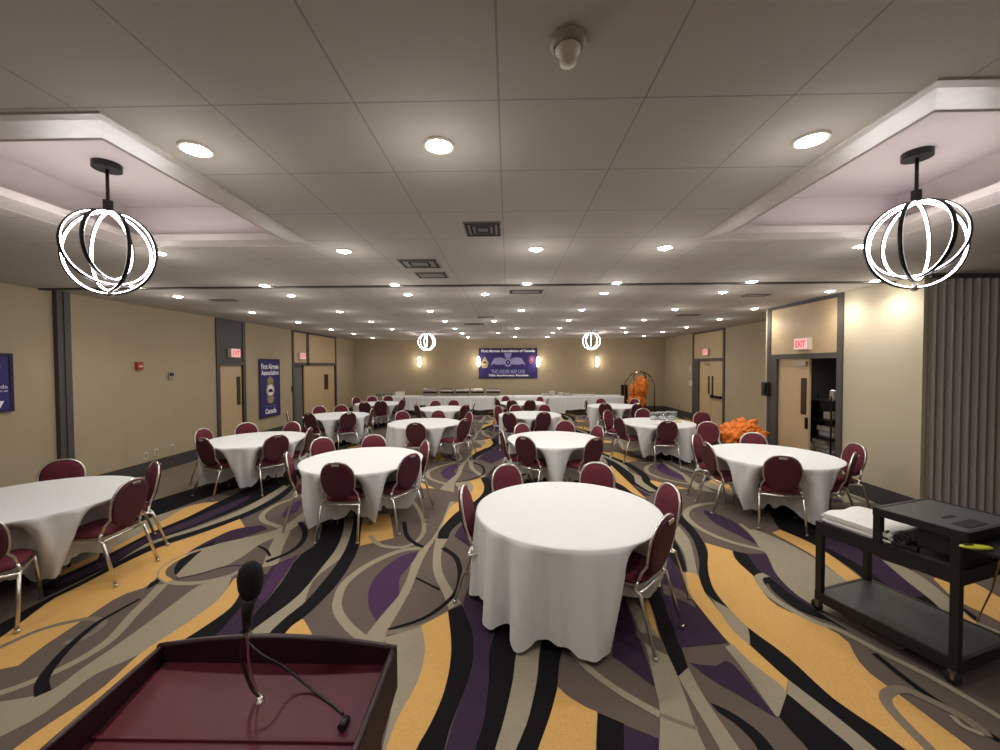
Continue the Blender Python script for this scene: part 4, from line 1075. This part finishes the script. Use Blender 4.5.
# ------------------------------------------------------------------ AV cart (black)
P0 = Vector((2.49, 3.22, 0)); ux = Vector((.27, -.78, 0)); L1 = ux.length; ux.normalize(); vx = Vector((-ux.y, ux.x, 0)); W1 = .62
CT = Matrix.Translation((P0.x, P0.y, FZ)) @ Matrix(((ux.x, vx.x, 0, 0), (ux.y, vx.y, 0, 0), (0, 0, 1, 0), (0, 0, 0, 1)))
t = empty('utility_cart', (0, 0, 0), 0, 'black two-level utility cart with casters at the right, towels on it', 'cart'); t.matrix_world = CT
def shelf_tray(x0, x1, z, name, lip=.055):
    mb = MB().use(M['cartdark']).box(x0, x1, 0, W1, z, z + .02)
    mb.use(M['cartblack']); e = .018
    mb.box(x0, x1, -.004, e, z - lip, z + .024).box(x0, x1, W1 - e, W1 + .004, z - lip, z + .024).box(x0 - .004, x0 + e, 0, W1, z - lip, z + .024).box(x1 - e, x1 + .004, 0, W1, z - lip, z + .024)
    return mb.done(name, None, t)
shelf_tray(0, L1, .135, 'lower_shelf'); shelf_tray(0, L1, .70, 'middle_shelf', .07)
tp = shelf_tray(L1 * .46, L1 * 1.03, .945, 'top_shelf', .03)
MB().use(M['slot']).box(L1 * .88, L1 * .98, .12, .34, .966, .968).box(L1 * .78, L1 * .81, .2, .32, .966, .968).done('recess', None, tp)
for (px_, py_, z1) in ((0, 0, .73), (0, W1 - .045, .73), (L1 - .045, 0, .95), (L1 - .045, W1 - .045, .95), (L1 * .46, 0, .95), (L1 * .46, W1 - .045, .95)):
    z0 = .08 if px_ != L1 * .46 else .7
    MB().use(M['cartblack']).box(px_ - .002, px_ + .045, py_ - .002, py_ + .045, z0, z1, bev=.005).done('post', None, t)
for cx, cy in ((.02, .02), (.02, W1 - .02), (L1 - .02, .02), (L1 - .02, W1 - .02)):
    c = MB().use(M['black']).lathe([(0, -.013), (.036, -.013), (.042, -.008), (.042, .008), (.036, .013), (0, .013)], 20, PL((cx - .01, cy - .01, .042)) @ Matrix.Rotation(PI / 2, 4, 'X')).done('caster', None, t)
    MB().use(M['steel']).box(cx - .012, cx + .008, cy - .03, cy - .025, .035, .09).box(cx - .012, cx + .008, cy + .006, cy + .01, .035, .09).box(cx - .02, cx + .012, cy - .03, cy + .01, .075, .09).done('caster_fork', None, c)
MB().use(M['cartblack']).box(L1 * .72, L1 + .0, .05, W1 - .05, .77, .9, bev=.01).done('drawer', None, t)
# towels
for k in range(5):
    z0 = .722 + k * .0165
    mb = MB().use(M['towel']); n, m_ = 18, 14; g = []; g2 = []; rr = random.Random(k)
    off = rr.uniform(-.012, .012)
    for i in range(n + 1):
        ra, rb = [], []
        for j in range(m_ + 1):
            x = .03 + off + i / n * .44; y = .03 + off + j / m_ * .46
            ed = min(i, n - i, j, m_ - j); w = .0015 * math.sin(i * 1.1 + k) * math.cos(j * .9)
            dx = .01 * math.sin(j * .8 + k * 2) if i in (0, n) else 0
            ra.append((x + dx, y, z0 + .015 + w - (.004 if ed == 0 else 0))); rb.append((x + dx, y, z0 + w))
        g.append(mb.pts(ra)); g2.append(mb.pts(rb))
    for i in range(n):
        for j in range(m_):
            mb.face([g[i][j], g[i + 1][j], g[i + 1][j + 1], g[i][j + 1]], True); mb.face([g2[i][j], g2[i][j + 1], g2[i + 1][j + 1], g2[i + 1][j]], True)
    for i in range(n): mb.face([g[i][0], g2[i][0], g2[i + 1][0], g[i + 1][0]]); mb.face([g[i][m_], g[i + 1][m_], g2[i + 1][m_], g2[i][m_]])
    for j in range(m_): mb.face([g[0][j], g[0][j + 1], g2[0][j + 1], g2[0][j]]); mb.face([g[n][j], g2[n][j], g2[n][j + 1], g[n][j + 1]])
    o = mb.done('folded_tablecloth', None); o.matrix_world = CT
    tag(o, 'white folded linen on the black cart, %s' % ['bottom of the stack', 'second from the bottom', 'middle of the stack', 'second from the top', 'top of the stack'][k], 'linen', 'folded linens stacked on the black cart')
# tape dispenser
t2 = empty('tape_dispenser', (0, 0, 0), 0, 'black tape dispenser beside the folded linens on the cart', 'tape dispenser'); t2.matrix_world = CT @ PL((L1 * .62, .07, .722)) @ Matrix.Rotation(.2, 4, 'Z')
MB().use(M['black']).box(-.08, .08, -.025, .025, 0, .03, bev=.006).box(-.085, -.07, -.022, .022, .02, .09, bev=.003).done('dispenser_base', None, t2)
MB().use(M['black']).lathe([(.018, -.012), (.045, -.012), (.045, .012), (.018, .012), (.018, -.012)], 22, PL((.0, 0, .06)) @ Matrix.Rotation(PI / 2, 4, 'X')).done('tape_roll', None, t2)
# yellow-green tool lying in the tray at the cart end
t3 = empty('utility_knife', (0, 0, 0), 0, 'yellow-green handled tool lying at the near end of the black cart', 'tool'); t3.matrix_world = PL(onz(976, 547, .905)) @ Matrix.Rotation(D(-8), 4, 'Z')
mb = MB().use(M['lime']); mb.b.free(); mb.b = lump(0, 0, 0, .085, .028, .014, 3, .02).b
mb.done('handle', None, t3); MB().use(M['slot']).box(-.065, -.02, -.012, .012, .012, .016).done('slot', None, t3)
tr = MB().use(M['cartblack']).box(L1 - .01, L1 * 1.2, .01, W1 - .01, .868, .888).box(L1 * 1.19, L1 * 1.21, .01, W1 - .01, .868, .91).done('end_tray', None, t)
path = [onz(1000, 560, .85), onz(992, 590, .5), onz(984, 606, .2), onz(977, 621, .015)]
o = MB().use(M['cord']).tube([CT.inverted() @ p for p in path] if False else path, .005, 6).done('power_cord', None); tag(o, 'tan cord trailing from behind the black cart to the carpet', 'cord')

# ------------------------------------------------------------------ lectern
t = empty('lectern', (-.72, .95, FZ), 0, 'glossy mahogany lectern with open tray top in the foreground', 'lectern')
HT = 1.106
def LP(x, y, z): return Vector((x + .72, y - .95, z))
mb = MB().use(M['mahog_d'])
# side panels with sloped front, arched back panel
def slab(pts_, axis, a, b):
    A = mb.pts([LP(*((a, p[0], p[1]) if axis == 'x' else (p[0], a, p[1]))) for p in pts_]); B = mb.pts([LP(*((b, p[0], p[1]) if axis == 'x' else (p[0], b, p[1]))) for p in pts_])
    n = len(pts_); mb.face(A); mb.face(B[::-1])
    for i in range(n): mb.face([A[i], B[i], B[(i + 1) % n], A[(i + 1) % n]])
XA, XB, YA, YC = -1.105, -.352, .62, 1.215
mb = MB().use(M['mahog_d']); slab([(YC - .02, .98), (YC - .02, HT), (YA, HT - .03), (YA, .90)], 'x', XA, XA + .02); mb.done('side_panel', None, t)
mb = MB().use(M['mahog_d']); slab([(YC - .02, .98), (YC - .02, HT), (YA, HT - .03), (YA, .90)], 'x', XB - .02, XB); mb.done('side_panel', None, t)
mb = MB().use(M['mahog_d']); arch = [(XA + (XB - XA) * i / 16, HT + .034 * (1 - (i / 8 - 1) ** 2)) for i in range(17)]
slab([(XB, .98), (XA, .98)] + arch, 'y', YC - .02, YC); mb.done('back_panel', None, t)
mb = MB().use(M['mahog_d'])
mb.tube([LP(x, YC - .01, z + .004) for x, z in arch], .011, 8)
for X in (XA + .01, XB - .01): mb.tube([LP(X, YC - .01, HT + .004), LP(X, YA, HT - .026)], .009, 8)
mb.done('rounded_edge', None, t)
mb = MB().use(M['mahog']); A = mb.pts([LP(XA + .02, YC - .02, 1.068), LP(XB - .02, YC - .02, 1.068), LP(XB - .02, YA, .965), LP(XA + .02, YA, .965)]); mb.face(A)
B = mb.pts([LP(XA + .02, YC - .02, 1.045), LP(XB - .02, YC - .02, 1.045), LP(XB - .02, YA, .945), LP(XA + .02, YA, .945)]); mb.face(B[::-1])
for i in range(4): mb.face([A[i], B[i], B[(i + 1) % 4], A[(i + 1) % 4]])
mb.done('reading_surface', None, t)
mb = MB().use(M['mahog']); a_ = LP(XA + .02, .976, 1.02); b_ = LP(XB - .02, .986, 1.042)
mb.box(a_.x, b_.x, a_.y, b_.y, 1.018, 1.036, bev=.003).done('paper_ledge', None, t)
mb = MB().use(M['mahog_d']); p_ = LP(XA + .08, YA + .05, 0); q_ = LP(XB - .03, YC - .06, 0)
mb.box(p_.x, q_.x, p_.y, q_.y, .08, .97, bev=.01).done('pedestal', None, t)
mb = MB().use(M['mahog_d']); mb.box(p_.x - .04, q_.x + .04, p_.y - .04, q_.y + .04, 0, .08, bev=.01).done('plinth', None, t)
# gooseneck microphone
zs = 1.046
mbase = onz(260, 703, zs)
Ym = mbase.y
t = empty('gooseneck_microphone', (mbase.x, mbase.y, mbase.z + .006), 0, 'black gooseneck microphone with foam windscreen on the lectern', 'microphone')
def at(px, py, Y): return ony(px, py, Y) - t.location
Y0 = Ym
MB().use(M['chrome']).lathe([(0, -.004), (.014, -.004), (.013, .003), (.007, .006), (.007, .014), (0, .014)], 20).done('flange', None, t)
def sm3(P, n=8):
    P = [Vector(p) for p in P]; Q = [P[0] * 2 - P[1]] + P + [P[-1] * 2 - P[-2]]; out = []
    for i in range(1, len(Q) - 2):
        for k in range(n):
            t_ = k / n; a, b, c_, d = Q[i - 1:i + 3]
            out.append(.5 * ((2 * b) + (c_ - a) * t_ + (2 * a - 5 * b + 4 * c_ - d) * t_ * t_ + (3 * b - a - 3 * c_ + d) * t_ ** 3))
    return out + [P[-1]]
MB().use(M['bronze']).tube(sm3([(0, 0, .012), at(252, 688, Y0 + .0), at(244, 668, Y0 - .005), at(242, 650, Y0 - .015), at(246, 632, Y0 - .03)]), .005, 10).done('gooseneck', None, t)
MB().use(M['chrome']).tube(sm3([(.010, .0, .004), at(256, 688, Y0), at(250, 668, Y0 - .01), at(248, 650, Y0 - .02), at(248, 632, Y0 - .03)]), .0032, 8).done('cable_guide', None, t)
MB().use(M['black']).tube([at(247, 632, Y0 - .03), at(247, 615, Y0 - .035), at(250, 596, Y0 - .04)], [.009, .013, .02], 12).done('microphone_body', None, t)
c = at(250.5, 579, Y0 - .04)
mb = MB().use(M['foam']); mb.lathe([(0, -.05), (.022, -.045), (.030, -.02), (.032, .005), (.027, .03), (.015, .044), (0, .048)], 24, PL(c)); mb.done('foam_windscreen', None, t)
MB().use(M['chrome']).box(-.006, .006, -.008, .008, -.006, .006, PL(at(248, 634, Y0 - .04))).done('joint', None, t)
pts_ = [onz(245, 640, 1.22), onz(262, 655, 1.18), onz(285, 668, 1.12), onz(310, 688, 1.07), onz(330, 703, 1.055), onz(343, 714, 1.05)]
o = MB().use(M['black']).tube(sm3(pts_), .0035, 8).done('microphone_cable', None); tag(o, 'thin black microphone cable trailing across the lectern tray', 'cable')
p = onz(345, 722, 1.05)
t = empty('cable_plug', tuple(p), 0, 'small black plug at the right end of the lectern tray', 'plug')
MB().use(M['black']).tube([(0, .012, -.0), (-.003, -.02, .002)], .010, 10).done('plug_body', None, t)
